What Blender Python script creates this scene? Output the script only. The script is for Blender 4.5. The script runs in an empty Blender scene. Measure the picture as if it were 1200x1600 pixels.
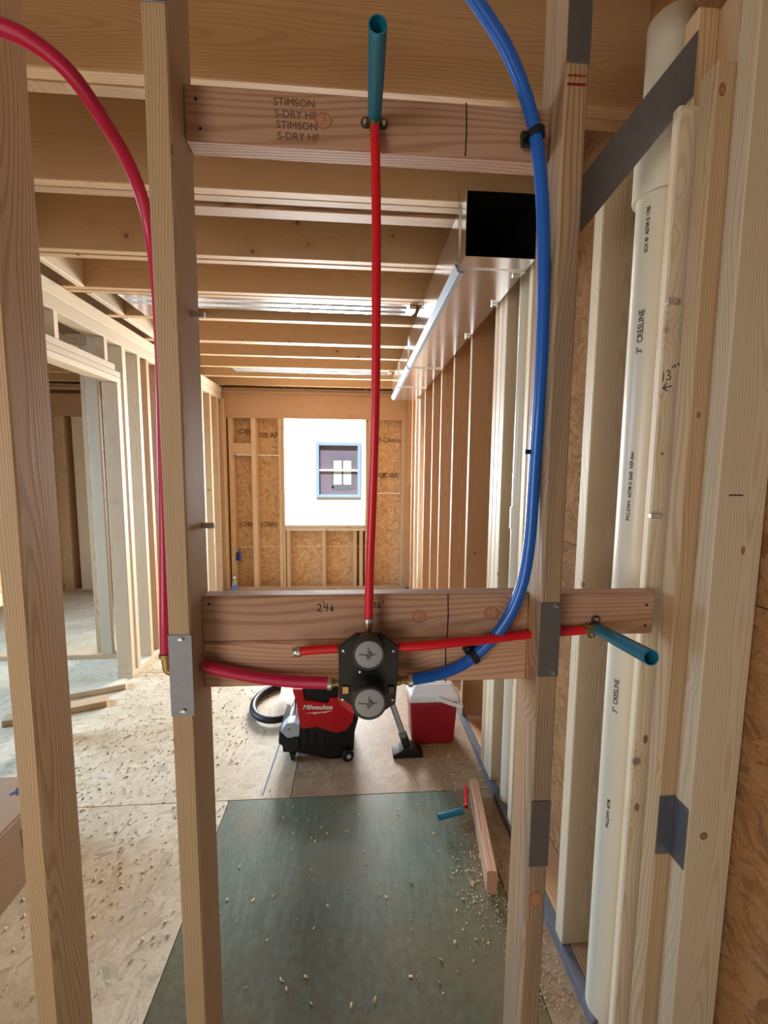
import bpy, bmesh, math, random
import numpy as np
from mathutils import Vector, Matrix
random.seed(7)
SC = bpy.context.scene
COL = SC.collection

# ------------------------------------------------------------------ camera
H = 1.469                       # eye height above the subfloor
YAW, PITCH, ROLL, FPX = 0.06932, 0.098038, -0.008765, 640.0
def cam_rows():
    cy, sy = math.cos(YAW), math.sin(YAW); cp, sp = math.cos(PITCH), math.sin(PITCH)
    f = np.array([sy*cp, cy*cp, -sp]); r = np.array([cy, -sy, 0.0]); d = np.cross(f, r)
    c, s = math.cos(ROLL), math.sin(ROLL)
    return np.array([c*r+s*d, -s*r+c*d, f])
CR = cam_rows()
cd = bpy.data.cameras.new('camera'); cam = bpy.data.objects.new('camera', cd); COL.objects.link(cam)
cd.sensor_fit = 'HORIZONTAL'; cd.sensor_width = 36.0; cd.lens = 36.0*FPX/1200.0
cd.clip_start = 0.02; cd.clip_end = 200
r_, d_, f_ = CR
cam.matrix_world = Matrix(((r_[0], -d_[0], -f_[0], 0), (r_[1], -d_[1], -f_[1], 0), (r_[2], -d_[2], -f_[2], H), (0, 0, 0, 1)))
SC.camera = cam

# ------------------------------------------------------------------ view, sky, lights
SC.view_settings.view_transform = 'Standard'; SC.view_settings.look = 'None'
SC.view_settings.gamma = 1.0; SC.view_settings.use_curve_mapping = False
SC.view_settings.exposure = 0.0
SC.cycles.use_denoising = True
SC.cycles.max_bounces = 10; SC.cycles.diffuse_bounces = 6; SC.cycles.glossy_bounces = 5
SC.cycles.sample_clamp_indirect = 6.0
SKY = 0.12
w = bpy.data.worlds.new('sky'); SC.world = w; w.use_nodes = True
bg = w.node_tree.nodes['Background']; bg.inputs[0].default_value = (0.80, 0.92, 1.0, 1); bg.inputs[1].default_value = SKY

def area(name, loc, target, sx, sy, power, color, spread=180):
    l = bpy.data.lights.new(name, 'AREA'); l.shape = 'RECTANGLE'; l.size = sx; l.size_y = sy
    l.energy = power; l.color = color; l.spread = math.radians(spread)
    o = bpy.data.objects.new(name, l); COL.objects.link(o); o.location = loc
    o.rotation_euler = (Vector(target)-Vector(loc)).to_track_quat('-Z', 'Y').to_euler(); return o
area('window_daylight', (-0.37, 5.25, 1.45), (-0.37, 0, 1.1), 0.95, 1.25, 230, (0.93, 0.97, 1.0))
area('left_room_daylight', (-4.5, 2.4, 2.0), (-1.2, 2.9, 0.0), 1.8, 1.2, 75, (0.42, 0.68, 1.0), 90)
area('rear_opening_daylight', (-2.4, -2.2, 1.4), (0.5, 0.9, 1.1), 1.6, 1.4, 14, (1.0, 0.97, 0.93), 90)
area('side_opening_daylight', (0.95, 4.12, 1.3), (-1.5, 2.4, 1.0), 0.25, 2.0, 25, (0.92, 0.97, 1.0))
sl = bpy.data.lights.new('sun', 'SUN'); sl.energy = 9.0; sl.angle = math.radians(1); sl.color = (1, 0.97, 0.92)
so = bpy.data.objects.new('sun', sl); COL.objects.link(so); so.rotation_euler = (math.radians(35), 0, math.radians(-20))

# ------------------------------------------------------------------ helpers
WM = {}                                                    # world matrices of parents
def finish(o, world, parent=None, label=None, cat=None, group=None, kind=None):
    COL.objects.link(o)
    if parent is not None:
        o.parent = parent; o.matrix_local = WM[parent.name].inverted() @ world
    else:
        o.matrix_world = world
    WM[o.name] = world.copy()
    if label: o['label'] = label
    if cat: o['category'] = cat
    if group: o['group'] = group
    if kind: o['kind'] = kind
    return o
def empty(name, loc=(0, 0, 0), label=None, cat=None, group=None, kind=None, parent=None):
    o = bpy.data.objects.new(name, None); o.empty_display_size = 0.05
    return finish(o, Matrix.Translation(Vector(loc)), parent, label, cat, group, kind)
def link(name, bm, mat, world=None, smooth=False, **kw):
    bmesh.ops.recalc_face_normals(bm, faces=bm.faces[:])
    me = bpy.data.meshes.new(name); bm.to_mesh(me); bm.free()
    for m in (mat if isinstance(mat, (list, tuple)) else [mat]): me.materials.append(m)
    if smooth:
        for p in me.polygons: p.use_smooth = True
        try: me.set_sharp_from_angle(angle=math.radians(40))
        except Exception: pass
    o = bpy.data.objects.new(name, me)
    return finish(o, world if world is not None else Matrix.Identity(4), **kw)
def ring8(x0, x1, y0, y1, c):
    return [(x0+c, y0), (x1-c, y0), (x1, y0+c), (x1, y1-c), (x1-c, y1), (x0+c, y1), (x0, y1-c), (x0, y0+c)]
def board_bm(w_, t_, L, c=0.003, wob=0.0):
    """lumber along local z with eased long edges; width in x, thickness in y"""
    bm = bmesh.new(); R = ring8(-w_/2, w_/2, -t_/2, t_/2, min(c, w_/4, t_/4))
    zs = [0.0, L] if not wob else [L*k/6 for k in range(7)]
    rings = []
    for z in zs:
        dx = random.uniform(-wob, wob); dy = random.uniform(-wob, wob)
        if z in (0.0, L): dx = dy = 0
        rings.append([bm.verts.new((x+dx, y+dy, z)) for x, y in R])
    for a, b in zip(rings, rings[1:]):
        for i in range(8): bm.faces.new((a[i], a[(i+1) % 8], b[(i+1) % 8], b[i]))
    bm.faces.new(rings[0][::-1]); bm.faces.new(rings[-1])
    return bm
def frame(p, z, x):
    z = Vector(z).normalized(); x = Vector(x); x = (x - z*x.dot(z)).normalized(); y = z.cross(x)
    return Matrix(((x[0], y[0], z[0], p[0]), (x[1], y[1], z[1], p[1]), (x[2], y[2], z[2], p[2]), (0, 0, 0, 1)))
def stud(x0, x1, y0, y1, z0, z1, mat, parent, name='stud', label=None, c=0.0025, wob=0.0, **kw):
    return link(name, board_bm(x1-x0, y1-y0, z1-z0, c, wob), mat, Matrix.Translation(((x0+x1)/2, (y0+y1)/2, z0)), parent=parent, label=label, **kw)
def lie_x(x0, x1, y0, y1, z0, z1, mat, parent, name='plate', label=None, c=0.0025, wob=0.0, **kw):
    """board whose grain runs along world X"""
    M = frame(((x0), (y0+y1)/2, (z0+z1)/2), (1, 0, 0), (0, 1, 0))      # local x = +Y, local y = +Z
    return link(name, board_bm(y1-y0, z1-z0, x1-x0, c, wob), mat, M, parent=parent, label=label, **kw)
def lie_y(x0, x1, y0, y1, z0, z1, mat, parent, name='plate', label=None, c=0.0025, **kw):
    M = frame(((x0+x1)/2, y0, (z0+z1)/2), (0, 1, 0), (1, 0, 0))        # local x = +X, local y = -Z
    return link(name, board_bm(x1-x0, z1-z0, y1-y0, c), mat, M, parent=parent, label=label, **kw)
def box_bm(x0, x1, y0, y1, z0, z1, bev=0.0, seg=2, bm=None):
    own = bm is None
    if own: bm = bmesh.new()
    r = bmesh.ops.create_cube(bm, size=1.0)
    for v in r['verts']:
        v.co = Vector(((x0+x1)/2+v.co.x*(x1-x0), (y0+y1)/2+v.co.y*(y1-y0), (z0+z1)/2+v.co.z*(z1-z0)))
    if bev:
        es = list({e for v in r['verts'] for e in v.link_edges})
        bmesh.ops.bevel(bm, geom=es, offset=bev, segments=seg, profile=0.7, affect='EDGES')
    return bm
def spline(pts, n=10):
    P = [Vector(p) for p in pts]; P = [P[0]*2-P[1]] + P + [P[-1]*2-P[-2]]; out = []
    for i in range(1, len(P)-2):
        a, b, c, d = P[i-1:i+3]
        for k in range(n):
            t = k/n
            out.append(0.5*((2*b)+(c-a)*t+(2*a-5*b+4*c-d)*t*t+(3*b-a-3*c+d)*t**3))
    out.append(P[-2]); return out
def tube_bm(path, r, sides=16, cap=True, wall=0.0, bm=None):
    own = bm is None
    if own: bm = bmesh.new()
    n = len(path); T = [(path[min(i+1, n-1)]-path[max(i-1, 0)]).normalized() for i in range(n)]
    u = T[0].orthogonal().normalized(); rings = []
    rr = r if callable(r) else (lambda t: r)
    def mk(rad_off):
        nonlocal u
        uu = u.copy(); res = []
        for i in range(n):
            uu = (uu - T[i]*uu.dot(T[i])).normalized(); vv = T[i].cross(uu)
            R = rr(i/(n-1)) + rad_off
            res.append([bm.verts.new(path[i]+(uu*math.cos(a)+vv*math.sin(a))*R) for a in [2*math.pi*k/sides for k in range(sides)]])
        return res
    rings = mk(0)
    for a, b in zip(rings, rings[1:]):
        for k in range(sides): bm.faces.new((a[k], a[(k+1) % sides], b[(k+1) % sides], b[k]))
    if wall:
        inner = mk(-wall)
        for a, b in zip(inner, inner[1:]):
            for k in range(sides): bm.faces.new((a[k], b[k], b[(k+1) % sides], a[(k+1) % sides]))
        for a, b in ((rings[0], inner[0]), (rings[-1], inner[-1])):
            for k in range(sides): bm.faces.new((a[k], a[(k+1) % sides], b[(k+1) % sides], b[k]))
    elif cap:
        bm.faces.new(rings[0][::-1]); bm.faces.new(rings[-1])
    return bm
def lathe_bm(prof, sides=32, bm=None, M=None):
    """profile of (radius, height) around local z"""
    own = bm is None
    if own: bm = bmesh.new()
    M = M or Matrix.Identity(4); rings = []
    for r, z in prof:
        if r < 1e-6: rings.append([bm.verts.new(M @ Vector((0, 0, z)))])
        else: rings.append([bm.verts.new(M @ Vector((r*math.cos(2*math.pi*k/sides), r*math.sin(2*math.pi*k/sides), z))) for k in range(sides)])
    for a, b in zip(rings, rings[1:]):
        for k in range(sides):
            q = (k+1) % sides
            if len(a) == 1 and len(b) == 1: continue
            if len(a) == 1: bm.faces.new((a[0], b[q], b[k]))
            elif len(b) == 1: bm.faces.new((a[k], a[q], b[0]))
            else: bm.faces.new((a[k], a[q], b[q], b[k]))
    return bm
def extrude_bm(pts, y0, y1, bev=0.0, seg=2, lean=0.0):
    """outline in the XZ plane given real thickness from y0 (front) to y1 (back)"""
    bm = bmesh.new()
    a = [bm.verts.new((x, y0, z)) for x, z in pts]; b = [bm.verts.new((x+lean, y1, z)) for x, z in pts]; n = len(pts)
    bm.faces.new(a); bm.faces.new(b[::-1])
    for i in range(n): bm.faces.new((a[i], b[i], b[(i+1) % n], a[(i+1) % n]))
    bmesh.ops.recalc_face_normals(bm, faces=bm.faces[:])
    if bev: bmesh.ops.bevel(bm, geom=bm.edges[:], offset=bev, segments=seg, profile=0.7, affect='EDGES')
    return bm
def facing(loc, xdir=(1, 0, 0), ydir=(0, 0, 1)):
    x = Vector(xdir).normalized(); y = Vector(ydir).normalized(); z = x.cross(y)
    return Matrix(((x[0], y[0], z[0], loc[0]), (x[1], y[1], z[1], loc[1]), (x[2], y[2], z[2], loc[2]), (0, 0, 0, 1)))
def text(body, size, M, mat, parent, name='lettering', shear=0.0, label=None, bold=0.0):
    cu = bpy.data.curves.new(name, 'FONT'); cu.body = body; cu.size = size; cu.extrude = 0.0002; cu.shear = shear
    cu.offset = bold; cu.align_x = 'CENTER'; cu.align_y = 'CENTER'; cu.materials.append(mat); cu.resolution_u = 3
    tmp = bpy.data.objects.new('t', cu); me = bpy.data.meshes.new_from_object(tmp)
    bpy.data.objects.remove(tmp); me.name = name
    return finish(bpy.data.objects.new(name, me), M, parent, label)
def strokes(lines, M, mat, parent, name='pen_mark', r=0.0008, label=None):
    """pen strokes lying flat on a face; lines in local xy metres"""
    bm = bmesh.new()
    for ln in lines:
        for (x0, y0), (x1, y1) in zip(ln, ln[1:]):
            d = Vector((x1-x0, y1-y0, 0)); L = d.length
            if L < 1e-6: continue
            d /= L; n = Vector((-d.y, d.x, 0))*r; e = d*r*0.6
            q = [Vector((x0, y0, 0))-e+n, Vector((x0, y0, 0))-e-n, Vector((x1, y1, 0))+e-n, Vector((x1, y1, 0))+e+n]
            lo = [bm.verts.new(v) for v in q]; hi = [bm.verts.new(v+Vector((0, 0, 0.0003))) for v in q]
            bm.faces.new(hi); bm.faces.new(lo[::-1])
            for i in range(4): bm.faces.new((lo[i], lo[(i+1) % 4], hi[(i+1) % 4], hi[i]))
    return link(name, bm, mat, M, parent=parent, label=label)

# ------------------------------------------------------------------ materials
def new_mat(name):
    m = bpy.data.materials.new(name); m.use_nodes = True
    nt = m.node_tree; nt.nodes.clear()
    out = nt.nodes.new('ShaderNodeOutputMaterial'); b = nt.nodes.new('ShaderNodeBsdfPrincipled')
    nt.links.new(b.outputs[0], out.inputs[0]); return m, nt, b
def N(nt, t, **kw):
    n = nt.nodes.new(t)
    for k, v in kw.items(): setattr(n, k, v)
    return n
def setin(nt, n, i, v):
    if v is None: return
    if isinstance(v, (int, float, tuple)): n.inputs[i].default_value = v
    else: nt.links.new(v, n.inputs[i])
def math_(nt, op, a, b=None, c=None):
    n = N(nt, 'ShaderNodeMath', operation=op)
    for i, v in enumerate((a, b, c)): setin(nt, n, i, v)
    return n.outputs[0]
def mix_(nt, fac, a, b, mode='MIX'):
    n = N(nt, 'ShaderNodeMix', data_type='RGBA', blend_type=mode)
    setin(nt, n, 0, fac); setin(nt, n, 6, a); setin(nt, n, 7, b); return n.outputs[2]
def remap(nt, v, a, b, c=0.0, d=1.0, smooth=True):
    n = N(nt, 'ShaderNodeMapRange', interpolation_type='SMOOTHSTEP' if smooth else 'LINEAR')
    for i, x in enumerate((v, a, b, c, d)): setin(nt, n, i, x)
    return n.outputs[0]
def vscale(nt, vec, s, off=None):
    n = N(nt, 'ShaderNodeVectorMath', operation='MULTIPLY_ADD'); setin(nt, n, 0, vec); n.inputs[1].default_value = s
    if off is not None: setin(nt, n, 2, off)
    return n.outputs[0]
def noise(nt, vec, scale, detail=3, rough=0.55):
    n = N(nt, 'ShaderNodeTexNoise'); nt.links.new(vec, n.inputs['Vector']); n.inputs['Scale'].default_value = scale
    n.inputs['Detail'].default_value = detail; n.inputs['Roughness'].default_value = rough; return n.outputs[0]
def c4(c): return (c[0], c[1], c[2], 1.0)
def srgb(r, g, b):
    f = lambda v: (v/255/12.92) if v/255 <= 0.04045 else ((v/255+0.055)/1.055)**2.4
    return (f(r), f(g), f(b))
def wood(name, light, dark, ring=0.005, contrast=0.6, knots=1.0, grey=None, rough=0.6, var=0.12):
    m, nt, b = new_mat(name)
    tc = N(nt, 'ShaderNodeTexCoord').outputs['Object']; rnd = N(nt, 'ShaderNodeObjectInfo').outputs['Random']
    off = N(nt, 'ShaderNodeCombineXYZ'); 
    setin(nt, off, 0, math_(nt, 'MULTIPLY', rnd, 17.3)); setin(nt, off, 1, math_(nt, 'MULTIPLY', rnd, 41.7)); setin(nt, off, 2, math_(nt, 'MULTIPLY', rnd, 83.1))
    p = N(nt, 'ShaderNodeVectorMath', operation='ADD'); nt.links.new(tc, p.inputs[0]); nt.links.new(off.outputs[0], p.inputs[1]); p = p.outputs[0]
    # knots
    vo = N(nt, 'ShaderNodeTexVoronoi'); nt.links.new(p, vo.inputs['Vector']); vo.inputs['Scale'].default_value = 8.0
    kd = vo.outputs['Distance']
    ksel = math_(nt, 'GREATER_THAN', N(nt, 'ShaderNodeSeparateColor').outputs[0], 0.5)
    sep = ksel.node.inputs[0].links[0].from_node; nt.links.new(vo.outputs['Color'], sep.inputs[0])
    ksel.node.inputs[1].default_value = 0.62
    kcore = math_(nt, 'MULTIPLY', remap(nt, kd, 0.05, 0.11, 1.0, 0.0), ksel)
    kaura = math_(nt, 'MULTIPLY', remap(nt, kd, 0.08, 0.42, 1.0, 0.0), ksel)
    # growth rings around an off-centre pith, slowly drifting along the board
    low = noise(nt, vscale(nt, p, (5.0, 5.0, 0.9)), 1.0, 2, 0.5)
    lx = N(nt, 'ShaderNodeSeparateXYZ'); nt.links.new(tc, lx.inputs[0])
    cx = math_(nt, 'MULTIPLY_ADD', rnd, 0.12, -0.06); 
    dx = math_(nt, 'ADD', lx.outputs[0], cx); dy = math_(nt, 'ADD', lx.outputs[1], 0.045)
    rad = math_(nt, 'SQRT', math_(nt, 'ADD', math_(nt, 'MULTIPLY', dx, dx), math_(nt, 'MULTIPLY', dy, dy)))
    rad = math_(nt, 'ADD', rad, math_(nt, 'MULTIPLY', low, 0.11))
    rad = math_(nt, 'ADD', rad, math_(nt, 'MULTIPLY', kaura, 0.012*knots))
    s = math_(nt, 'SINE', math_(nt, 'MULTIPLY', rad, 2*math.pi/ring))
    ringv = remap(nt, s, -0.2, 1.0)
    fib = noise(nt, vscale(nt, p, (260.0, 260.0, 5.0)), 1.0, 3, 0.6)
    blot = noise(nt, vscale(nt, p, (9.0, 9.0, 1.6)), 1.0, 3, 0.6)
    f = math_(nt, 'MULTIPLY', ringv, contrast)
    f = math_(nt, 'ADD', f, math_(nt, 'MULTIPLY_ADD', fib, 0.5, -0.25))
    f = math_(nt, 'ADD', f, math_(nt, 'MULTIPLY_ADD', blot, 0.7, -0.35)); f.node.use_clamp = True
    col = mix_(nt, f, c4(light), c4(dark))
    if grey is not None:
        gz = noise(nt, vscale(nt, p, (14.0, 14.0, 1.2)), 1.0, 4, 0.6)
        col = mix_(nt, remap(nt, gz, 0.46, 0.64, 0.0, 0.55), col, c4(grey))
    vr = math_(nt, 'MULTIPLY_ADD', rnd, var*2, 0.84-var)
    vn = N(nt, 'ShaderNodeVectorMath', operation='SCALE'); nt.links.new(col, vn.inputs[0]); nt.links.new(vr, vn.inputs['Scale'])
    col = mix_(nt, math_(nt, 'MULTIPLY', kaura, 0.35*knots), vn.outputs[0], c4(dark))
    col = mix_(nt, math_(nt, 'MULTIPLY', kcore, 0.85*knots), col, c4((0.075, 0.035, 0.015)))
    nt.links.new(col, b.inputs['Base Color']); b.inputs['Roughness'].default_value = rough
    bp = N(nt, 'ShaderNodeBump'); bp.inputs['Strength'].default_value = 0.25; bp.inputs['Distance'].default_value = 0.0008
    nt.links.new(math_(nt, 'ADD', fib, math_(nt, 'MULTIPLY', ringv, 0.4)), bp.inputs['Height']); nt.links.new(bp.outputs[0], b.inputs['Normal'])
    return m
def osb(name, tones, rough=0.6, scale=1.0, flat_axis=2, dirt=None):
    m, nt, b = new_mat(name)
    tc = N(nt, 'ShaderNodeTexCoord').outputs['Object']; rnd = N(nt, 'ShaderNodeObjectInfo').outputs['Random']
    o3 = N(nt, 'ShaderNodeCombineXYZ')
    for i in range(3): setin(nt, o3, i, math_(nt, 'MULTIPLY', rnd, 7.0+11*i))
    p = N(nt, 'ShaderNodeVectorMath', operation='ADD'); nt.links.new(tc, p.inputs[0]); nt.links.new(o3.outputs[0], p.inputs[1]); p = p.outputs[0]
    def layer(seed, sc):
        big = N(nt, 'ShaderNodeTexVoronoi'); nt.links.new(vscale(nt, p, (1, 1, 1), (seed, seed*2, 0.0)), big.inputs['Vector']); big.inputs['Scale'].default_value = 11.0*sc
        bc = N(nt, 'ShaderNodeSeparateColor'); nt.links.new(big.outputs['Color'], bc.inputs[0])
        loc = N(nt, 'ShaderNodeVectorMath', operation='SUBTRACT'); nt.links.new(vscale(nt, p, (1, 1, 1), (seed, seed*2, 0.0)), loc.inputs[0]); nt.links.new(big.outputs['Position'], loc.inputs[1])
        r = N(nt, 'ShaderNodeVectorRotate', rotation_type='AXIS_ANGLE'); nt.links.new(loc.outputs[0], r.inputs['Vector'])
        r.inputs['Axis'].default_value = [(1, 0, 0), (0, 1, 0), (0, 0, 1)][flat_axis]; nt.links.new(math_(nt, 'MULTIPLY', bc.outputs[0], 6.28), r.inputs['Angle'])
        s3 = [0, 0, 0]; ax = [i for i in range(3) if i != flat_axis]; s3[ax[0]] = 12*sc; s3[ax[1]] = 62*sc; s3[flat_axis] = 3
        jit = N(nt, 'ShaderNodeVectorMath', operation='SCALE'); nt.links.new(big.outputs['Color'], jit.inputs[0]); jit.inputs['Scale'].default_value = 40.0
        v = N(nt, 'ShaderNodeTexVoronoi'); nt.links.new(vscale(nt, r.outputs[0], tuple(s3), jit.outputs[0]), v.inputs['Vector']); v.inputs['Scale'].default_value = 1.0
        se = N(nt, 'ShaderNodeSeparateColor'); nt.links.new(v.outputs['Color'], se.inputs[0]); return se.outputs[0], se.outputs[1], v.outputs['Distance']
    a, a2, ad = layer(3.1, scale); c, c2, cdn = layer(8.7, scale*1.3)
    sel = math_(nt, 'GREATER_THAN', a2, 0.55)
    v = mix_(nt, sel, a, c)
    rp = N(nt, 'ShaderNodeValToRGB'); nt.links.new(v, rp.inputs[0]); el = rp.color_ramp.elements
    el[0].position = 0; el[0].color = c4(tones[0]); el[1].position = 1; el[1].color = c4(tones[-1])
    for k in range(1, len(tones)-1):
        e = el.new(k/(len(tones)-1)); e.color = c4(tones[k])
    col = mix_(nt, math_(nt, 'MULTIPLY', math_(nt, 'GREATER_THAN', v, 0.93), 0.5), rp.outputs[0], c4(tuple(x*0.35 for x in tones[0])))
    fine = noise(nt, p, 160.0, 3)
    col = mix_(nt, 0.5, col, math_(nt, 'MULTIPLY_ADD', fine, 1.0, 0.0), 'SOFT_LIGHT')
    if dirt:
        dn = noise(nt, p, 3.0, 5, 0.65); col = mix_(nt, remap(nt, dn, 0.4, 0.7, 0, 0.6), col, c4(dirt))
    nt.links.new(col, b.inputs['Base Color']); b.inputs['Roughness'].default_value = rough
    bp = N(nt, 'ShaderNodeBump'); bp.inputs['Strength'].default_value = 0.5; bp.inputs['Distance'].default_value = 0.0015
    nt.links.new(math_(nt, 'ADD', v, math_(nt, 'MULTIPLY', fine, 0.5)), bp.inputs['Height']); nt.links.new(bp.outputs[0], b.inputs['Normal'])
    return m
def plain(name, col, rough=0.5, metal=0.0, bump=0.0, bscale=80.0, var=0.0, trans=0.0, coat=0.0, aniso=None):
    m, nt, b = new_mat(name)
    b.inputs['Base Color'].default_value = c4(col); b.inputs['Roughness'].default_value = rough; b.inputs['Metallic'].default_value = metal
    if trans: b.inputs['Transmission Weight'].default_value = trans
    if coat: b.inputs['Coat Weight'].default_value = coat
    tc = N(nt, 'ShaderNodeTexCoord').outputs['Object']
    n1 = noise(nt, vscale(nt, tc, aniso or (1, 1, 1)), bscale, 4)
    if var:
        nt.links.new(mix_(nt, remap(nt, n1, 0.3, 0.7), c4(tuple(x*(1-var) for x in col)), c4(tuple(min(1, x*(1+var)) for x in col))), b.inputs['Base Color'])
    if bump:
        bp = N(nt, 'ShaderNodeBump'); bp.inputs['Strength'].default_value = bump; bp.inputs['Distance'].default_value = 0.002
        nt.links.new(n1, bp.inputs['Height']); nt.links.new(bp.outputs[0], b.inputs['Normal'])
    return m
W_PALE = wood('pale spruce lumber', srgb(222, 204, 174), srgb(192, 162, 124), 0.0045, 0.45, 0.8)
W_TAN = wood('tan spruce lumber', srgb(214, 180, 138), srgb(176, 134, 92), 0.0045, 0.55, 0.9)
W_WARM = wood('warm framing lumber', srgb(196, 156, 116), srgb(160, 116, 78), 0.005, 0.5, 0.8)
W_FIR = wood('reddish fir blocking', srgb(206, 160, 128), srgb(164, 108, 76), 0.0085, 0.55, 1.0)
W_GREY = wood('grey stained lumber', srgb(196, 158, 118), srgb(150, 106, 74), 0.0055, 0.7, 0.9, grey=srgb(134, 122, 104))
W_JOIST = wood('joist lumber', srgb(196, 160, 118), srgb(162, 120, 82), 0.006, 0.35, 0.9)
W_TREAT = plain('grey coated sill lumber', srgb(96, 98, 106), 0.55, bump=0.1, var=0.12)
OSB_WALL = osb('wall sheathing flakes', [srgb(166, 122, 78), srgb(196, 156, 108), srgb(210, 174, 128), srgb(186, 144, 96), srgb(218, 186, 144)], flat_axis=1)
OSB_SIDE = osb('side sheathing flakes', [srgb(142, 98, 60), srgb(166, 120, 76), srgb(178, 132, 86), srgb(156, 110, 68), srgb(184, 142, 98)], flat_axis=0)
OSB_FLOOR = osb('subfloor flakes', [srgb(182, 162, 134), srgb(196, 178, 150), srgb(204, 188, 160), srgb(190, 172, 144), srgb(212, 198, 172)], rough=0.5, dirt=srgb(168, 146, 112))
OSB_DUSTY_DIM = osb('dusty brown dimmed subfloor flakes', [srgb(140, 114, 84), srgb(158, 132, 102), srgb(166, 140, 110), srgb(150, 124, 94), srgb(176, 152, 122)], rough=0.5, dirt=srgb(132, 102, 72))  # dust brown, with tones lowered further to offset the bright window light
GREEN = None
GALV = plain('galvanised sheet metal', (0.86, 0.89, 0.93), 0.2, 1.0, bump=0.05, bscale=6.0, var=0.06)
PLATE = plain('steel guard plate', srgb(128, 132, 142), 0.38, 0.85, bump=0.03, bscale=60, var=0.05)
PLATE_DULL = plain('dull guard plate', srgb(112, 104, 100), 0.5, 0.6, bump=0.03, bscale=60, var=0.05)
STRAP = plain('dark steel brace', srgb(104, 102, 102), 0.6, 0.2, bump=0.03, var=0.06)
STEEL = plain('bright steel', (0.7, 0.7, 0.7), 0.3, 1.0)
DARKMETAL = plain('dark bracket metal', (0.10, 0.085, 0.07), 0.45, 0.8)
BRASS = plain('brass fitting', srgb(176, 148, 98), 0.35, 0.9, bump=0.03)
PVC = plain('white drain pipe plastic', srgb(202, 193, 172), 0.32, bump=0.02)
PEXRED = plain('bright red tubing', srgb(214, 12, 30), 0.35, coat=0.2)
PEXMAG = plain('crimson tubing', srgb(190, 14, 66), 0.38, coat=0.2)
PEXBLUE = plain('blue tubing', srgb(12, 88, 176), 0.35, coat=0.2)
TEAL = plain('teal pipe sleeve', srgb(18, 112, 140), 0.45)
BLACK = plain('black plastic', srgb(13, 13, 15), 0.45, bump=0.03)
BLACKIN = plain('duct inner black', (0.004, 0.004, 0.005), 0.5)  # near-black tone of the duct's inner faces
CLAMP = plain('pipe clip plastic', srgb(20, 22, 26), 0.35)
DIAL = plain('grey dial plastic', srgb(150, 150, 150), 0.45, bump=0.03)
DIALMARK = plain('dial relief grey', srgb(92, 92, 94), 0.5)
REDP = plain('red housing plastic', srgb(196, 16, 26), 0.38, coat=0.15)
COOLRED = plain('cooler red plastic', srgb(148, 12, 32), 0.42)
WHITEP = plain('cooler white plastic', srgb(226, 228, 232), 0.4)
GREYL = plain('pale grey lid plastic', srgb(178, 192, 206), 0.35)
INK = plain('black ink', (0.012, 0.011, 0.012), 0.7)
INKSOFT = plain('faded stamp ink', srgb(104, 74, 56), 0.8)
INKBLUE = plain('blue ink', srgb(24, 30, 110), 0.7)
REDINK = plain('red crayon', srgb(150, 30, 30), 0.7)
WHITEINK = plain('white print', srgb(235, 235, 235), 0.5)
CARD = plain('brown cardboard', srgb(158, 126, 96), 0.75, bump=0.05, var=0.06)
CARDBLUE = plain('cardboard blue print', srgb(36, 44, 92), 0.7)
BLUEBOX = plain('blue electrical box plastic', srgb(14, 78, 170), 0.4)
SIDING = plain('white siding', srgb(245, 245, 242), 0.7, bump=0.02)
NFRAME = plain('pale blue window trim', srgb(150, 180, 210), 0.5)
NROOM = plain('dim room behind window', srgb(120, 110, 140), 0.8)
CHIPMAT = plain('wood chips', srgb(214, 190, 146), 0.7, var=0.3, bscale=30)
BOTTLE = plain('clear bottle plastic', (0.9, 0.95, 1.0), 0.08, trans=0.85)
LABELW = plain('bottle label', srgb(70, 110, 180), 0.5)
GROUND = plain('bare ground', srgb(150, 138, 118), 0.9, bump=0.3, bscale=5, var=0.2)

def green_mat():
    m, nt, b = new_mat('worn green painted subfloor')
    tc = N(nt, 'ShaderNodeTexCoord').outputs['Object']
    big = noise(nt, tc, 2.6, 4, 0.6); brush = noise(nt, vscale(nt, tc, (60, 9, 1)), 1.0, 4, 0.6); fl = noise(nt, tc, 38.0, 3, 0.6)
    col = mix_(nt, remap(nt, brush, 0.35, 0.7), c4(srgb(82, 98, 84)), c4(srgb(104, 116, 98)))
    col = mix_(nt, remap(nt, big, 0.42, 0.66, 0, 0.8), col, c4(srgb(106, 102, 76)))
    col = mix_(nt, remap(nt, fl, 0.6, 0.8, 0, 0.6), col, c4(srgb(84, 86, 64)))
    # scuffed, muddier towards the near end of the sheet
    sx = N(nt, 'ShaderNodeSeparateXYZ'); nt.links.new(tc, sx.inputs[0])
    near = math_(nt, 'ADD', remap(nt, sx.outputs[1], 0.95, 0.42, 0, 0.75), math_(nt, 'MULTIPLY_ADD', fl, 1.6, -0.85)); near.node.use_clamp = True
    col = mix_(nt, near, col, c4(srgb(84, 74, 52)))
    edge = math_(nt, 'ADD', remap(nt, sx.outputs[0], 0.86, 1.08, 0, 0.9), math_(nt, 'MULTIPLY_ADD', big, 1.4, -0.8)); edge.node.use_clamp = True
    col = mix_(nt, edge, col, c4(srgb(122, 102, 72)))
    nt.links.new(col, b.inputs['Base Color']); b.inputs['Roughness'].default_value = 0.4
    bp = N(nt, 'ShaderNodeBump'); bp.inputs['Strength'].default_value = 0.4; bp.inputs['Distance'].default_value = 0.001
    nt.links.new(math_(nt, 'ADD', brush, fl), bp.inputs['Height']); nt.links.new(bp.outputs[0], b.inputs['Normal']); return m
GREEN = green_mat()

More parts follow.
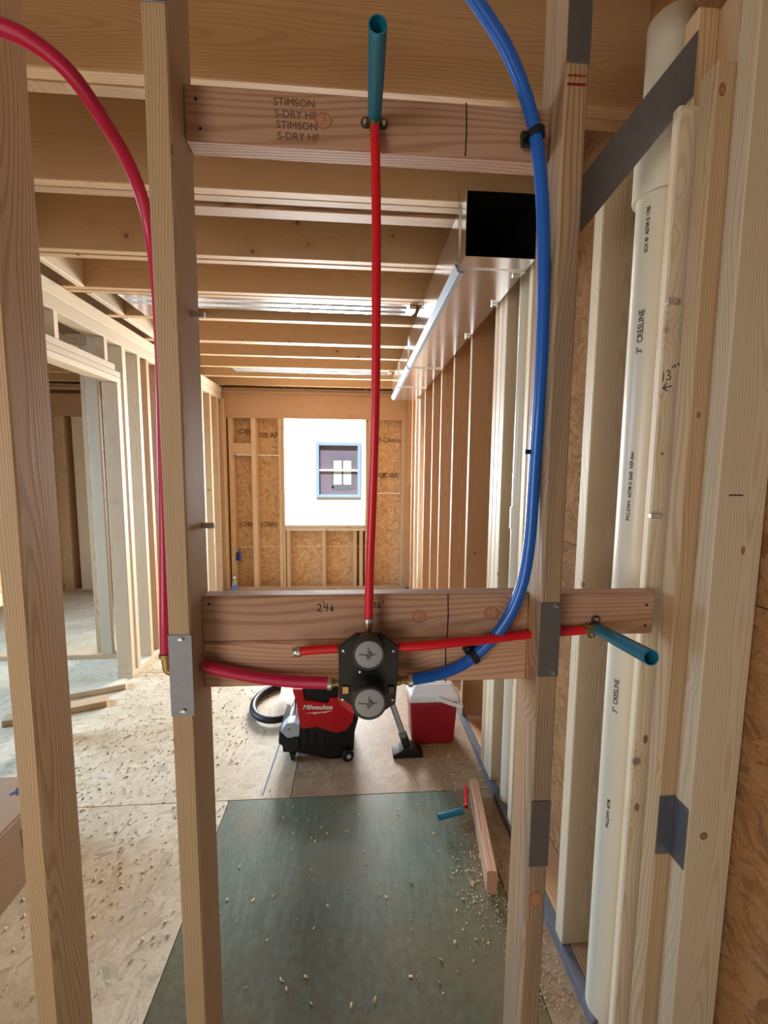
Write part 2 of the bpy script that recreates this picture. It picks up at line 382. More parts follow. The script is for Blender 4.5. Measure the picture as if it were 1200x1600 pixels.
# ================================================================== STRUCTURE
XR, XS = 0.63, 0.77            # inner face of right wall studs, sheathing
YF = 5.03                      # inner face of far wall
XL = -1.57                     # room side of left partition
ZC = 2.44                      # underside of joists

# ---- floor: subfloor sheets
floor = empty('floor', (0, 0, 0), kind='structure')
def sheet(x0, x1, y0, y1, mat, label=None, z=0.0, name='floor_panel'):
    return link(name, box_bm(0, x1-x0-0.003, 0, y1-y0-0.003, -0.018, 0, 0.0008, 1), mat, Matrix.Translation((x0, y0, z)), parent=floor, label=label)
for i, (x0, x1) in enumerate(((-4.4, -3.0), (-3.0, -0.56), (0.53, 0.80))):
    for y0, y1 in ((-2.5, -0.7), (-0.7, 0.52), (0.52, 1.74)): sheet(x0, x1, y0, y1, OSB_DUSTY_DIM if x0 > 0 else OSB_FLOOR)
for y0, y1, cuts in ((1.74, 2.96, (-4.4, -2.2, -0.29, 0.80)), (2.96, 4.18, (-4.4, -3.0, -0.9, 0.80)), (4.18, 5.2, (-4.4, -2.0, 0.80))):
    for a, b in zip(cuts, cuts[1:]): sheet(a, b, y0, y1, OSB_DUSTY_DIM if a > -1 and y0 < 2 else OSB_FLOOR)
sheet(-0.56, 0.53, -2.5, -0.70, OSB_FLOOR); sheet(-0.56, 0.53, -0.70, 0.52, OSB_FLOOR)
sheet(-0.56, 0.53, 0.52, 1.74, GREEN, label='worn green painted floor sheet')
link('floor_joist', box_bm(-4.4, 0.8, -2.5, 5.2, -0.30, -0.0185), W_WARM, parent=floor)
strokes([[(0, 0), (0.02, 0.55), (0.045, 1.15)]], Matrix(((1, 0, 0, -0.42), (0, 1, 0, 1.76), (0, 0, 1, 0.0002), (0, 0, 0, 1))), plain('blue chalk', srgb(96, 116, 136), 0.8), floor, 'chalk_line', 0.0035)

# ---- ceiling: joists, blocking, subfloor above
ceil = empty('ceiling', (0, 0, ZC), kind='structure')
JH = 0.286
joists = [(1.150, 1.188), (1.189, 1.227), (1.556, 1.594), (1.595, 1.633), (2.018, 2.056), (2.057, 2.095), (2.405, 2.443), (2.446, 2.484),
          (2.810, 2.860), (3.275, 3.315), (3.316, 3.350), (3.650, 3.700), (4.050, 4.10), (4.45, 4.50), (4.88, 4.93)]
for a, b in joists:
    lie_x(-4.4, XS, a, b, ZC + random.uniform(0, 0.003), ZC+JH, W_JOIST, ceil, 'joist', c=0.003)
lie_x(-0.72, XS, 1.652, 1.712, ZC-0.004, ZC+0.085, W_GREY, ceil, 'joist_flange', label='greyish flat board beside the joist')
for y0 in (-2.2, -1.8, -1.4, -1.0, -0.6, -0.2, 0.2): lie_x(-4.4, XS, y0, y0+0.038, ZC, ZC+JH, W_JOIST, ceil, 'joist')
link('deck_panel', box_bm(-4.4, 0.8, -2.5, 5.2, ZC+JH+0.001, ZC+JH+0.02), OSB_FLOOR, parent=ceil)
link('attic_cover', box_bm(-4.4, 0.8, -2.5, 5.2, ZC+JH+0.021, ZC+JH+0.3), W_WARM, parent=ceil)
for x, y0, y1 in ((-1.46, 1.635, 2.016), (-1.45, 2.098, 2.403), (-1.46, 2.486, 2.808), (-1.47, 2.862, 3.273), (-1.47, 3.352, 3.648)):
    lie_y(x-0.038, x, y0, y1, ZC, ZC+JH, W_PALE, ceil, 'blocking')
strokes([[(0, 0), (0, 0.03)], [(0.006, 0), (0.006, 0.03)], [(0.012, 0), (0.012, 0.03)]], facing((-0.26+0.10, 1.6515, ZC+0.02)), plain('green tag ink', srgb(30, 80, 50), 0.6), ceil, 'grade_tag', 0.002)

# ---- near wall (the one the plumbing hangs on)
near = empty('wall_near', (0, 0.745, 0), kind='structure')
Y0, Y1 = 0.70, 0.789
def clip_part(par, x, y, z, s=1):          # small pale metal cable staple on a stud edge
    bm = box_bm(x-0.012, x+0.012, y-0.009, y, z-0.005, z+0.005, 0.001, 1)
    link('cable_staple', bm, STEEL, parent=par)
def nail_plate(par, x0, x1, z0, z1, y, lab):
    bm = box_bm(x0, x1, y-0.0016, y, z0, z1, 0.0004, 1)
    p = link('nail_plate', bm, PLATE_DULL if 'dull' in lab or 'dark' in lab else PLATE, parent=par, label=lab)
    return p
def prong(par, x, y, z):
    bm = lathe_bm([(0, 0.003), (0.003, 0.0026), (0.0045, 0), ], 10, M=facing((x, y, z))); box_bm(x-0.004, x+0.004, y-0.004, y, z-0.0015, z+0.0015, bm=bm)
    link('nail_head', bm, STEEL, parent=par)
LLs = stud(-0.583, -0.545, Y0, Y1, 0.038, 2.362, W_TAN, near, label='leftmost near stud, front face tan and side dark', c=0.003, wob=0.0008)
Ls = stud(-0.319, -0.281, Y0, Y1, 0.038, 2.362, W_TAN, near, label='near stud left of the valve, round knot high on its front', c=0.003, wob=0.0008)
Rs = stud(0.334, 0.372, Y0, Y1, 0.038, 2.362, W_GREY, near, label='near stud right of the valve with grey weather stain', c=0.003, wob=0.0006)
Cs = stud(0.655, 0.752, Y0, 0.738, 0.038, 2.362, W_PALE, near, label='pale wide end stud at the right edge', c=0.003, wob=0.0006)
Br = stud(0.622, 0.712, 0.7385, 0.776, 0.038, 2.18, W_TAN, near, label='stud ply stopping short of the ceiling', c=0.003)
Bl = stud(0.598, 0.698, 0.790, 0.809, 0.038, 2.15, W_PALE, near, label='flat stud with pencilled length and arrow', c=0.003)
stud(0.656, 0.699, 0.834, 0.870, 2.08, 2.362, W_TAN, near, name='short_stud')
stud(0.700, 0.74, 0.78, 0.86, 0.038, 2.362, W_TAN, near)
for s in (-0.95, -1.36): stud(s, s+0.038, Y0, Y1, 0.038, 2.362, W_TAN, near)
lie_x(-4.4, XS, Y0, Y1, 0, 0.0375, W_TAN, near, 'bottom_plate'); lie_x(-4.4, XS, Y0, Y1, 2.363, 2.401, W_TAN, near, 'top_plate'); lie_x(-4.4, XS, Y0, Y1, 2.4015, 2.4395, W_TAN, near, 'top_plate')
YB = 0.751
Bt = lie_x(-0.2795, 0.333, YB, Y1, 2.010, 2.096, W_FIR, near, 'blocking', 'reddish upper block with faded mill stamps', c=0.004)
B1 = lie_x(-0.2795, 0.333, YB, Y1, 1.1515, 1.239, W_FIR, near, 'blocking', 'upper of the two blocks behind the valve, handwriting on it', c=0.004)
B2 = lie_x(-0.2795, 0.333, YB, Y1, 1.063, 1.1505, W_FIR, near, 'blocking', 'lower of the two blocks behind the valve', c=0.004)
B3 = lie_x(0.373, 0.588, YB-0.002, Y1-0.002, 1.152, 1.236, W_FIR, near, 'blocking', 'short right block carrying the lower stub', c=0.004)
nail_plate(Ls, -0.3195, -0.280, 1.042, 1.188, Y0-0.0003, 'grey steel guard plate with bent ends on the left stud')
for z in (1.181, 1.052): prong(Ls, -0.298, Y0-0.002, z)
nail_plate(Ls, -0.3195, -0.2805, 2.158, 2.25, Y0-0.0003, 'steel guard plate at the stud top')
nail_plate(Rs, 0.3335, 0.3725, 1.096, 1.236, Y0-0.0003, 'dull steel guard plate over the red tubing')
for z in (1.229, 1.104): prong(Rs, 0.362, Y0-0.002, z)
nail_plate(Rs, 0.3345, 0.3725, 0.712, 0.848, Y0-0.0003, 'dark steel guard plate low on the stud')
nail_plate(Rs, 0.3335, 0.3725, 2.122, 2.26, Y0-0.0003, 'blue grey guard plate at the stud top')
bm = box_bm(0.6225, 0.6542, 0.7366, 0.7382, 0.682, 0.812, 0.0003, 1); box_bm(0.6530, 0.6546, 0.7005, 0.738, 0.682, 0.812, 0.0003, 1, bm=bm)
link('nail_plate', bm, PLATE, parent=Cs, label='angled steel guard plate in the inner corner')
clip_part(Ls, -0.272, 0.76, 1.735); clip_part(Ls, -0.271, 0.772, 1.368)
clip_part(Bl, 0.608, 0.79, 1.80); clip_part(Bl, 0.604, 0.79, 1.385)
# cable staple on blue tube stud, nails and pen marks
def nails(par, pts, y, r=0.0028):
    bm = bmesh.new()
    for x, z in pts: lathe_bm([(0, 0.0004), (r, 0.0003), (r, -0.001)], 10, bm=bm, M=facing((x, y, z)))
    link('nail', bm, INK, parent=par)
nails(Bt, ((-0.262, 2.072), (-0.256, 2.028)), YB); nails(B3, ((0.379, 1.205), (0.379, 1.166), (0.573, 1.212), (0.573, 1.170)), YB-0.002)
nails(B1, ((-0.268, 1.225),), YB)
strokes([[(0, 0), (0.001, 0.045), (-0.0008, 0.083)]], facing((0.187, YB-0.0003, 2.0115)), INK, Bt, r=0.0011)
strokes([[(0, 0), (0.001, 0.045), (-0.0005, 0.086)]], facing((0.176, YB-0.0003, 1.152)), INK, B1, r=0.0012)
strokes([[(0, 0), (-0.001, 0.045), (-0.0015, 0.086)]], facing((0.175, YB-0.0003, 1.064)), INK, B2, r=0.0011)
for k, (zz, s) in enumerate(((2.076, 'STIMSON'), (2.058, 'S-DRY HF'), (2.041, 'STIMSON'), (2.024, 'S-DRY HF'))):
    text(s, 0.0165, facing((-0.103+0.002*k, YB-0.0004, zz)), INKSOFT, Bt, 'mill_stamp')
# handwriting 24 1/8 and 12"
u = 0.011
strokes([[(0, 0.9*u), (0.3*u, 1.2*u), (0.6*u, 0.9*u), (0.5*u, 0.5*u), (0, 0), (0.8*u, -0.1*u)], [(1.2*u, 1.2*u), (1.1*u, 0.6*u), (1.7*u, 0.6*u)], [(1.7*u, 1.2*u), (1.6*u, -0.1*u)],
         [(2.4*u, 1.1*u), (2.4*u, 0.9*u)], [(2.3*u, 0.6*u), (2.6*u, 0.6*u), (2.3*u, 0.3*u), (2.3*u, 0.0), (2.6*u, 0.0), (2.5*u, 0.3*u), (2.3*u, 0.6*u)]], facing((-0.071, YB-0.0003, 1.209)), INK, B1, 'handwriting', 0.0008)
strokes([[(0, 0.9*u), (0.4*u, 0.9*u)], [(0.2*u, 0.9*u), (0.2*u, 0)], [(0.6*u, 0.7*u), (0.9*u, 0.9*u), (1.1*u, 0.7*u), (0.7*u, 0.1*u), (1.2*u, 0.1*u)], [(1.5*u, 1.2*u), (1.5*u, 1.0*u)], [(1.75*u, 1.2*u), (1.75*u, 1.0*u)]], facing((0.034, YB-0.0003, 1.213)), INK, B1, 'handwriting', 0.0007)
# pencilled length and arrow on the right flat stud (face at y=.790)
u = 0.0135
strokes([[(0, 0), (0.1*u, 1.2*u)], [(0.6*u, 1.3*u), (1.0*u, 1.45*u), (1.1*u, 1.1*u), (0.8*u, 0.8*u), (1.2*u, 0.5*u), (1.0*u, 0.1*u), (0.5*u, 0.15*u)], [(1.4*u, 1.7*u), (1.5*u, 2.0*u)], [(1.75*u, 1.8*u), (1.8*u, 2.15*u), (2.0*u, 1.9*u)], [(2.3*u, 2.1*u), (2.5*u, 2.3*u)], [(2.35*u, 2.35*u), (2.5*u, 2.05*u)]], facing((0.604, 0.7897, 1.652), (1, 0, 0.1), (-0.1, 0, 1)), INK, Bl, 'handwriting', 0.0008)
strokes([[(0, 0), (1.3*u, 0.35*u)], [(0.5*u, 0.75*u), (0, 0), (0.7*u, -0.4*u)]], facing((0.605, 0.7897, 1.638)), INKBLUE, Bl, 'arrow_mark', 0.001)
strokes([[(0, 0), (0.026, 0.0)]], facing((0.678, Y0-0.0003, 1.432)), INK, Cs, 'pen_mark', 0.0013)
strokes([[(0, 0), (0.012, 0.001), (0.030, 0.0008)], [(0.001, -0.0115), (0.030, -0.011)], [(0, -0.013), (0.029, -0.0127)]], facing((0.3375, Y0-0.0003, 2.103)), REDINK, Rs, 'crayon_mark', 0.0013)

KNOT = plain('knot wood', srgb(150, 106, 72), 0.6, var=0.25, bscale=200); KNOTD = plain('knot rim', srgb(112, 72, 46), 0.7)
KNOTP = plain('pale knot wood', srgb(176, 122, 88), 0.6, var=0.2, bscale=160); KNOTR = plain('pale knot rim', srgb(156, 100, 68), 0.7)
def knot(par, x, y, z, rx, rz, a_=None, b_=None):
    sq = Matrix.Diagonal((rx, rz, 1, 1))
    k = link('knot', lathe_bm([(1.0, -0.001), (1.0, 0.0002), (0.8, 0.0003)], 22, M=facing((x, y, z)) @ sq), a_ or KNOTD, parent=par)
    link('knot_heart', lathe_bm([(0.84, 0.0001), (0.8, 0.0004), (0, 0.0005)], 22, M=facing((x, y, z)) @ sq), b_ or KNOT, parent=k)
knot(Ls, -0.2925, Y0-0.0001, 1.9585, 0.0115, 0.0125); knot(LLs, -0.570, Y0-0.0001, 0.93, 0.008, 0.009)
for x, z, a, b in ((0.69, 0.755, 0.008, 0.008), (0.715, 1.33, 0.004, 0.008), (0.735, 1.62, 0.003, 0.003)): knot(Cs, x, Y0-0.0001, z, a, b)
for x, z, a, b in ((0.634, 2.135, 0.006, 0.011), (0.640, 1.58, 0.004, 0.006)): knot(Br, x, 0.7384, z, a, b)
for x, z, a, b in ((0.616, 0.742, 0.005, 0.009), (0.624, 0.90, 0.005, 0.010), (0.614, 1.51, 0.003, 0.003)): knot(Bl, x, 0.7899, z, a, b)
knot(B1, -0.06, YB-0.0001, 1.225, 0.002, 0.002); knot(B2, 0.235, YB-0.0001, 1.145, 0.004, 0.004)
for x, z, a, b in ((0.262, 1.200, 0.016, 0.012), (0.122, 1.195, 0.014, 0.013)): knot(B1, x, YB-0.0001, z, a, b, KNOTR, KNOTP)
knot(Bt, -0.055, YB-0.0001, 2.052, 0.015, 0.013, KNOTR, KNOTP)
knot(Rs, 0.352, Y0-0.0001, 0.640, 0.014, 0.016, KNOTR, KNOTP)

# diagonal dark brace between the studs
bm = bmesh.new()
q = [(0.395, 1.885), (0.395, 1.99), (0.655, 2.32), (0.655, 2.205)]
lo = [bm.verts.new((x, 0.836, z)) for x, z in q]; hi = [bm.verts.new((x, 0.834-0.003, z)) for x, z in q]
bm.faces.new(lo); bm.faces.new(hi[::-1])
for i in range(4): bm.faces.new((lo[i], lo[(i+1) % 4], hi[(i+1) % 4], hi[i]))
link('brace_strap', bm, STRAP, parent=near, label='dark grey steel brace running diagonally')

# ---- right wall
right = empty('wall_right', (XR, 2.5, 0), kind='structure')
lie_y(XR-0.005, XR+0.026, 0.90, YF-0.002, 0, 0.037, W_TREAT, right, 'sill_strip', 'grey coated strip along the foot of the wall', c=0.001)
lie_y(XR+0.0265, XS-0.001, 0.985, YF-0.002, 0, 0.037, W_WARM, right, 'bottom_plate')
lie_y(XR, XS-0.001, 1.40, YF-0.002, 2.363, 2.4395, W_TAN, right, 'top_plate')
for y, mt, tw in ((1.075, W_PALE, 0.042), (1.495, W_PALE, 0.035), (1.745, W_PALE, 0.05), (1.797, W_PALE, 0.05), (1.85, W_TAN, 0.045), (2.262, W_WARM, 0.036), (2.655, W_WARM, 0.036), (3.045, W_WARM, 0.036), (3.375, W_WARM, 0.036), (3.76, W_WARM, 0.038)):
    stud(XR, XS-0.001, y, y+tw, 0.038, 2.362 if y > 1.2 else 2.235, mt, right)
for y in (4.34, 4.62, 4.99-0.01): stud(XR, XS-0.001, y, y+0.038, 0.038, 2.362, W_WARM, right)
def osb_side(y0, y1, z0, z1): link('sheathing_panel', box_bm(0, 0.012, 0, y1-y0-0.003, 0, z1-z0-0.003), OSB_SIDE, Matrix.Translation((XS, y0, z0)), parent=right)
for y0, y1 in ((0.30, 1.30), (1.30, 2.52), (2.52, 3.74)):
    osb_side(y0, y1, -0.02, 1.22); osb_side(y0, y1, 1.22, 2.75)
osb_side(3.74, 3.99, -0.02, 2.75); osb_side(4.33, 5.17, -0.02, 2.75); osb_side(3.99, 4.33, 2.3, 2.75)
for y, z in ((1.35, 1.45), (1.42, 0.95)):
    text('OSB 7/16', 0.045, facing((XS-0.0008, y, z), (0, 0, 1), (0, 1, 0)), INKSOFT, right, 'panel_stamp', bold=0.001)

# ---- far wall with window opening
far = empty('wall_far', (-0.4, YF, 0), kind='structure')
WX0, WX1, WZ0, WZ1 = -0.853, 0.115, 0.812, 2.088
lie_x(XL, XR, YF, YF+0.038, WZ1, 2.372, W_WARM, far, 'header', 'wide orange header board over the window', c=0.003)
lie_x(-4.4, XL-0.1, YF, YF+0.038, 2.075, 2.33, W_WARM, far, 'header')
lie_x(-4.4, XS, YF-0.004, YF+0.14, 2.374, 2.405, W_WARM, far, 'top_plate'); lie_x(-4.4, XS, YF-0.002, YF+0.14, 2.407, 2.4395, W_JOIST, far, 'top_plate')
lie_x(-4.4, XS, YF, YF+0.14, 0, 0.038, W_TAN, far, 'bottom_plate')
for x0, x1, z0, z1 in ((-1.568, -1.535, .038, WZ1), (-1.51, -1.462, .038, WZ1), (-1.245, -1.19, .038, WZ1), (-0.926, -0.892, .038, WZ1), (-0.890, -0.855, .038, WZ1), (0.117, 0.148, .038, WZ1), (0.150, 0.182, .038, WZ1),
                       (0.562, 0.60, .038, WZ1), (0.602, 0.632, .038, 2.372)):
    stud(x0, x1, YF, YF+0.138, z0, z1-0.001, W_TAN, far)
lie_x(WX0, WX1, YF-0.003, YF+0.138, 0.778, WZ0, W_PALE, far, 'window_sill'); lie_x(WX0, WX1, YF, YF+0.138, 0.738, 0.774, W_PALE, far, 'sill_plate')
for x in (-0.845, -0.412, -0.03, 0.045): stud(x, x+0.045, YF, YF+0.138, 0.039, 0.737, W_TAN, far, 'cripple_stud')
lie_x(-1.461, -1.246, YF+0.02, YF+0.058, 1.66, 1.795, W_TAN, far, 'blocking', 'pale short block between two far studs')
def osb_far(x0, x1, z0, z1): link('sheathing_panel', box_bm(0, x1-x0-0.003, 0, 0.012, 0, z1-z0-0.003), OSB_WALL, Matrix.Translation((x0, YF+0.1395, z0)), parent=far)
osb_far(-4.4, -3.0, -0.02, 1.22); osb_far(-4.4, -3.0, 1.22, 2.75); osb_far(-3.0, -1.6, -0.02, 1.22); osb_far(-3.0, -1.6, 1.22, 2.75)
osb_far(-1.6, WX0-0.01, -0.02, 0.52); osb_far(-1.6, WX0-0.01, 0.52, 1.66); osb_far(-1.6, WX0-0.01, 1.66, 2.75)
osb_far(WX0-0.01, WX1+0.01, -0.02, 0.52); osb_far(WX0-0.01, WX1+0.01, 0.52, WZ0-0.02); osb_far(WX0-0.01, WX1+0.01, WZ1+0.01, 2.75)
osb_far(WX1+0.01, XS+0.012, -0.02, 1.20); osb_far(WX1+0.01, XS+0.012, 1.20, 2.75)
for x, z, s in ((-1.34, 1.94, '(O88)'), (-1.06, 1.90, 'OSB APA'), (-1.34, 0.80, '(O88)'), (-1.08, 0.80, '(O88)'), (0.42, 1.86, 'GP-Osmose'), (0.44, 1.42, '(O88)'), (0.30, 1.42, 'OSB')):
    text(s, 0.085, facing((x, YF+0.1385, z)), INKSOFT, far, 'panel_stamp', bold=0.002)
# back room studs
for x0, x1, d in ((-3.46, -3.36, W_TAN), (-3.27, -3.14, W_PALE), (-2.4, -2.36, W_TAN)): stud(x0, x1, YF, YF+0.138, 0.039, 2.07, d, far)
lie_x(-3.13, -2.41, YF+0.02, YF+0.058, 1.66, 1.75, W_WARM, far, 'blocking')
for z in (1.52,): lie_x(-3.13, -2.41, YF+0.03, YF+0.10, z, z+0.03, W_TAN, far, 'blocking')

# ---- left partition with door opening
left = empty('wall_left', (XL, 3.0, 0), kind='structure')
XL2 = XL-0.10
for z0, z1 in ((2.292, 2.364), (2.366, 2.4395)): lie_y(XL2, XL, 2.10, YF-0.01, z0, z1, W_PALE, left, 'top_plate')
for z0, z1 in ((2.040, 2.076), (2.078, 2.113), (2.115, 2.152)): lie_y(XL2, XL, 2.10, 2.868 if z0 > 2.1 else 2.925, z0, z1, W_PALE, left, 'door_header')
stud(XL2, XL, 2.19, 2.25, 0, 2.039, W_PALE, left)                         # near jamb
stud(XL2, XL, 2.88, 2.925, 0.038, 2.039, W_PALE, left); stud(XL2, XL, 2.955, 3.00, 0.038, 2.291, W_PALE, left)
for y in (3.15, 3.275, 3.47): stud(XL2-0.02, XL, y, y+0.042, 0.038, 2.291, W_WARM if y > 3.2 else W_PALE, left)
for y in (4.38, 4.62, 4.85): stud(XL2, XL, y, y+0.045, 0.038, 2.291, W_PALE if y < 4.6 else W_TAN, left)
stud(XL-0.04, XL+0.035, 4.94, 5.02, 0.038, 2.291, W_TAN, left)
for y in (2.33, 2.76): stud(XL2, XL, y, y+0.035, 2.153, 2.291, W_PALE, left, 'cripple_stud')
for z in (1.985, 2.022): lie_y(XL2, XL, 3.52, 4.378, z, z+0.035, W_PALE, left, 'door_header')
lie_y(XL2, XL, 2.88, 3.52, 0, 0.037, W_PALE, left, 'bottom_plate'); lie_y(XL2, XL, 4.38, 5.02, 0, 0.037, W_PALE, left, 'bottom_plate')
inner = empty('wall_closet', (-1.9, 3.2, 0), kind='structure')
stud(-1.965, -1.885, 3.20, 3.238, 0.038, 2.36, W_PALE, inner, label='pale stud seen through the doorway'); stud(-2.01, -1.967, 3.215, 3.253, 0.038, 2.36, W_TAN, inner)
lie_x(-2.9, -1.80, 3.20, 3.288, 0, 0.037, W_TAN, inner, 'bottom_plate'); lie_x(-2.9, -1.68, 3.20, 3.288, 2.363, 2.4395, W_TAN, inner, 'top_plate')
stud(-1.84, -1.80, 3.20, 3.288, 0.038, 2.36, W_WARM, inner)

# ================================================================== THINGS
# ---- vertical PEX tubes, elbows, stubs
def tube_thing(name, pts, r, mat, label, cat='pipe', group=None, n=10, wall=0.0, sides=18):
    o = link(name, tube_bm(spline(pts, n), r, sides, wall=wall), mat, smooth=True)
    o['label'] = label; o['category'] = cat
    if group: o['group'] = group
    return o
def P(px, py, Y):              # point seen at a photograph pixel, at a known distance Y from the eye plane
    v = CR.T @ np.array([(px-600)/FPX, (py-800)/FPX, 1.0]); v = v*Y/v[1]; return Vector((v[0], v[1], v[2]+H))

red_v = tube_thing('water_tube', [P(586, 200, 0.735), P(588, 330, 0.728), P(588, 450, 0.725), P(587, 600, 0.725), P(583, 750, 0.725), P(578, 880, 0.722), P(576, 965, 0.720)], 0.0079, PEXRED,
                   'bright red tube rising from the valve to the upper stub', 'water tube')
blue = tube_thing('water_tube', [P(700, -60, 0.74), P(745, 3, 0.735), P(793, 80, 0.73), P(826, 165, 0.728), P(843, 255, 0.725), P(849, 360, 0.725), P(849, 480, 0.725), P(844, 600, 0.725), P(836, 720, 0.727), P(827, 850, 0.727), P(812, 925, 0.728),
                                  P(782, 983, 0.732), P(735, 1030, 0.738), P(690, 1052, 0.735), P(642, 1062, 0.722)], 0.0108, PEXBLUE, 'thick blue tube curving down into the right of the valve', 'water tube')
def clip(parent, c, d, side):
    d = Vector(d).normalized(); u = Vector((0, -1, 0)); 
    M = frame(c, d, u)
    bm = lathe_bm([(0.0112, -0.006), (0.0140, -0.006), (0.0140, 0.006), (0.0112, 0.006)], 20, M=M)
    s = d.cross(u).normalized()*side
    b2 = bmesh.new(); box_bm(-0.010, 0.006, -0.0045, 0.0045, -0.011, 0.011, 0.001, 1, bm=b2)
    Mb = frame(Vector(c)+s*0.016+Vector((0, 0.010, 0)), d, s); b2.transform(Mb)
    me = bpy.data.meshes.new('t'); b2.to_mesh(me); b2.free(); bm.from_mesh(me); bpy.data.meshes.remove(me)
    lathe_bm([(0, 0.003), (0.0035, 0.002), (0.004, 0)], 10, bm=bm, M=facing(Vector(c)+s*0.018+Vector((0, 0.001, 0))))
    link('pipe_clip', bm, CLAMP, parent=parent, label='black plastic clip nailed over the tube')
clip(blue, P(838, 210, 0.727), (0.1, 0, -1), 1); clip(blue, P(741, 1026, 0.737), (-0.8, 0, -0.55), 1)
bm = box_bm(-0.011, 0.006, -0.004, 0.004, -0.004, 0.004, 0.001, 1); link('pipe_clip', bm, CLAMP, Matrix.Translation(P(829, 706, 0.728)), parent=blue)
mag = tube_thing('water_tube', [P(-60, 22, 0.655), P(0, 42, 0.66), P(55, 68, 0.67), P(110, 115, 0.69), P(160, 185, 0.73), P(198, 250, 0.78), P(222, 310, 0.82), P(236, 370, 0.845), P(246, 450, 0.85), P(252, 560, 0.845), P(255, 700, 0.83), P(258, 850, 0.80), P(259, 960, 0.775), P(260, 1020, 0.768)],
                 0.0113, PEXMAG, 'crimson tube arching down from the upper left behind the left stud', 'water tube')
mag2 = tube_thing('water_tube', [P(318, 1040, 0.735), P(350, 1048, 0.735), P(400, 1058, 0.732), P(460, 1065, 0.725), P(515, 1067, 0.715)], 0.0108, PEXMAG, 'short crimson tube from the left stud to the valve', 'water tube')
red_r = tube_thing('water_tube', [P(618, 1011, 0.715), P(660, 1009, 0.71), P(710, 1004, 0.712), P(760, 999, 0.722), P(800, 994, 0.733), P(840, 990, 0.742), P(880, 987, 0.742), P(918, 984, 0.738)], 0.0085, PEXRED, 'bright red tube running right from the valve behind the guard plate', 'water tube')
stub_l = tube_thing('water_tube', [P(463, 1018, 0.722), P(495, 1015, 0.720), P(528, 1013, 0.717)], 0.0080, PEXRED, 'short capped red stub pointing left from the valve', 'water tube')
# crimp ring + cap on the left stub
M = frame(P(466, 1018, 0.722), P(457, 1019, 0.722)-P(466, 1018, 0.722), (0, 0, 1))
link('crimp_ring', lathe_bm([(0.0083, -0.004), (0.0098, -0.004), (0.0098, 0.0025), (0.0083, 0.0025), (0.0078, 0.006), (0.009, 0.007), (0.009, 0.009), (0, 0.009)], 20, M=M), STEEL, parent=stub_l, smooth=True)
M = frame(P(259, 1024, 0.766), (0, 0, -1), (1, 0, 0))
bm = lathe_bm([(0.0085, -0.004), (0.012, -0.004), (0.012, 0.003), (0.008, 0.004), (0.008, 0.014), (0.0, 0.014)], 16, M=M)
tube_bm(spline([P(260, 1030, 0.766), P(262, 1046, 0.766), P(275, 1050, 0.765), P(290, 1046, 0.76)], 5), 0.008, 12, bm=bm)
link('elbow', bm, BRASS, parent=mag, smooth=True)

def stub_out(base, tip, label, ear, rad=0.0122, group=None):
    """wall elbow with two ears and an open teal sleeve pointing at the viewer"""
    t = empty('stub_out', base, label, 'pipe stub')
    base = Vector(base); tip = Vector(tip); d = (tip-base).normalized(); L = (tip-base).length
    M = frame(base+d*0.008, d, (1, 0, 0))
    link('sleeve', lathe_bm([(rad*0.80, 0.0), (rad*0.92, 0.0), (rad*0.95, L*0.25), (rad, L*0.4), (rad*1.04, L), (rad*0.90, L), (rad*0.82, L*0.3), (rad*0.80, 0.0)], 28, M=M), TEAL, parent=t, smooth=True)
    bm = lathe_bm([(0, -0.014), (0.0095, -0.014), (0.0095, 0.006), (0.0075, 0.008), (0.0075, 0.02)], 18, M=frame(base, d, (1, 0, 0)))
    lathe_bm([(0.0075, 0), (0.0075, 0.02), (0.009, 0.02), (0.009, 0.027), (0.0, 0.027)], 18, bm=bm, M=frame(base+Vector((0, -0.004, 0)), ear[1], (0, 1, 0)))
    link('elbow', bm, BRASS, parent=t, smooth=True)
    b2 = bmesh.new(); e = Vector(ear[0])
    for s in (-1, 1):
        lathe_bm([(0, 0.002), (0.0075, 0.002), (0.0082, 0.0012), (0.0082, -0.002), (0, -0.002)], 16, bm=b2, M=frame(base+e*(0.0145*s)+Vector((0, 0.008, 0)), (0, -1, 0), (1, 0, 0)))
    Mx = frame(base+Vector((0, 0.008, 0)), (0, -1, 0), e); b3 = box_bm(-0.0145, 0.0145, -0.0075, 0.0075, -0.002, 0.0018); b3.transform(Mx)
    me = bpy.data.meshes.new('t'); b3.to_mesh(me); b3.free(); b2.from_mesh(me); bpy.data.meshes.remove(me)
    link('mounting_ear', b2, DARKMETAL, parent=t)
    for s in (-1, 1): link('screw', lathe_bm([(0, 0.0035), (0.003, 0.003), (0.0042, 0.0015), (0.0042, 0)], 10, M=frame(base+e*(0.0155*s)+Vector((0, 0.006, 0)), (0, -1, 0), (1, 0, 0))), STEEL, parent=t)
    return t
stub_out((0.030, 0.741, 2.052), (0.028, 0.608, 2.056), 'teal sleeved stub sticking out of the upper block', ((1, 0, 0), (0, 0, -1)))
s2 = stub_out((0.466, 0.739, 1.170), (0.464, 0.596, 1.181), 'teal sleeved stub on the short right block', ((0.25, 0, 1), (-1, 0, 0.02)))

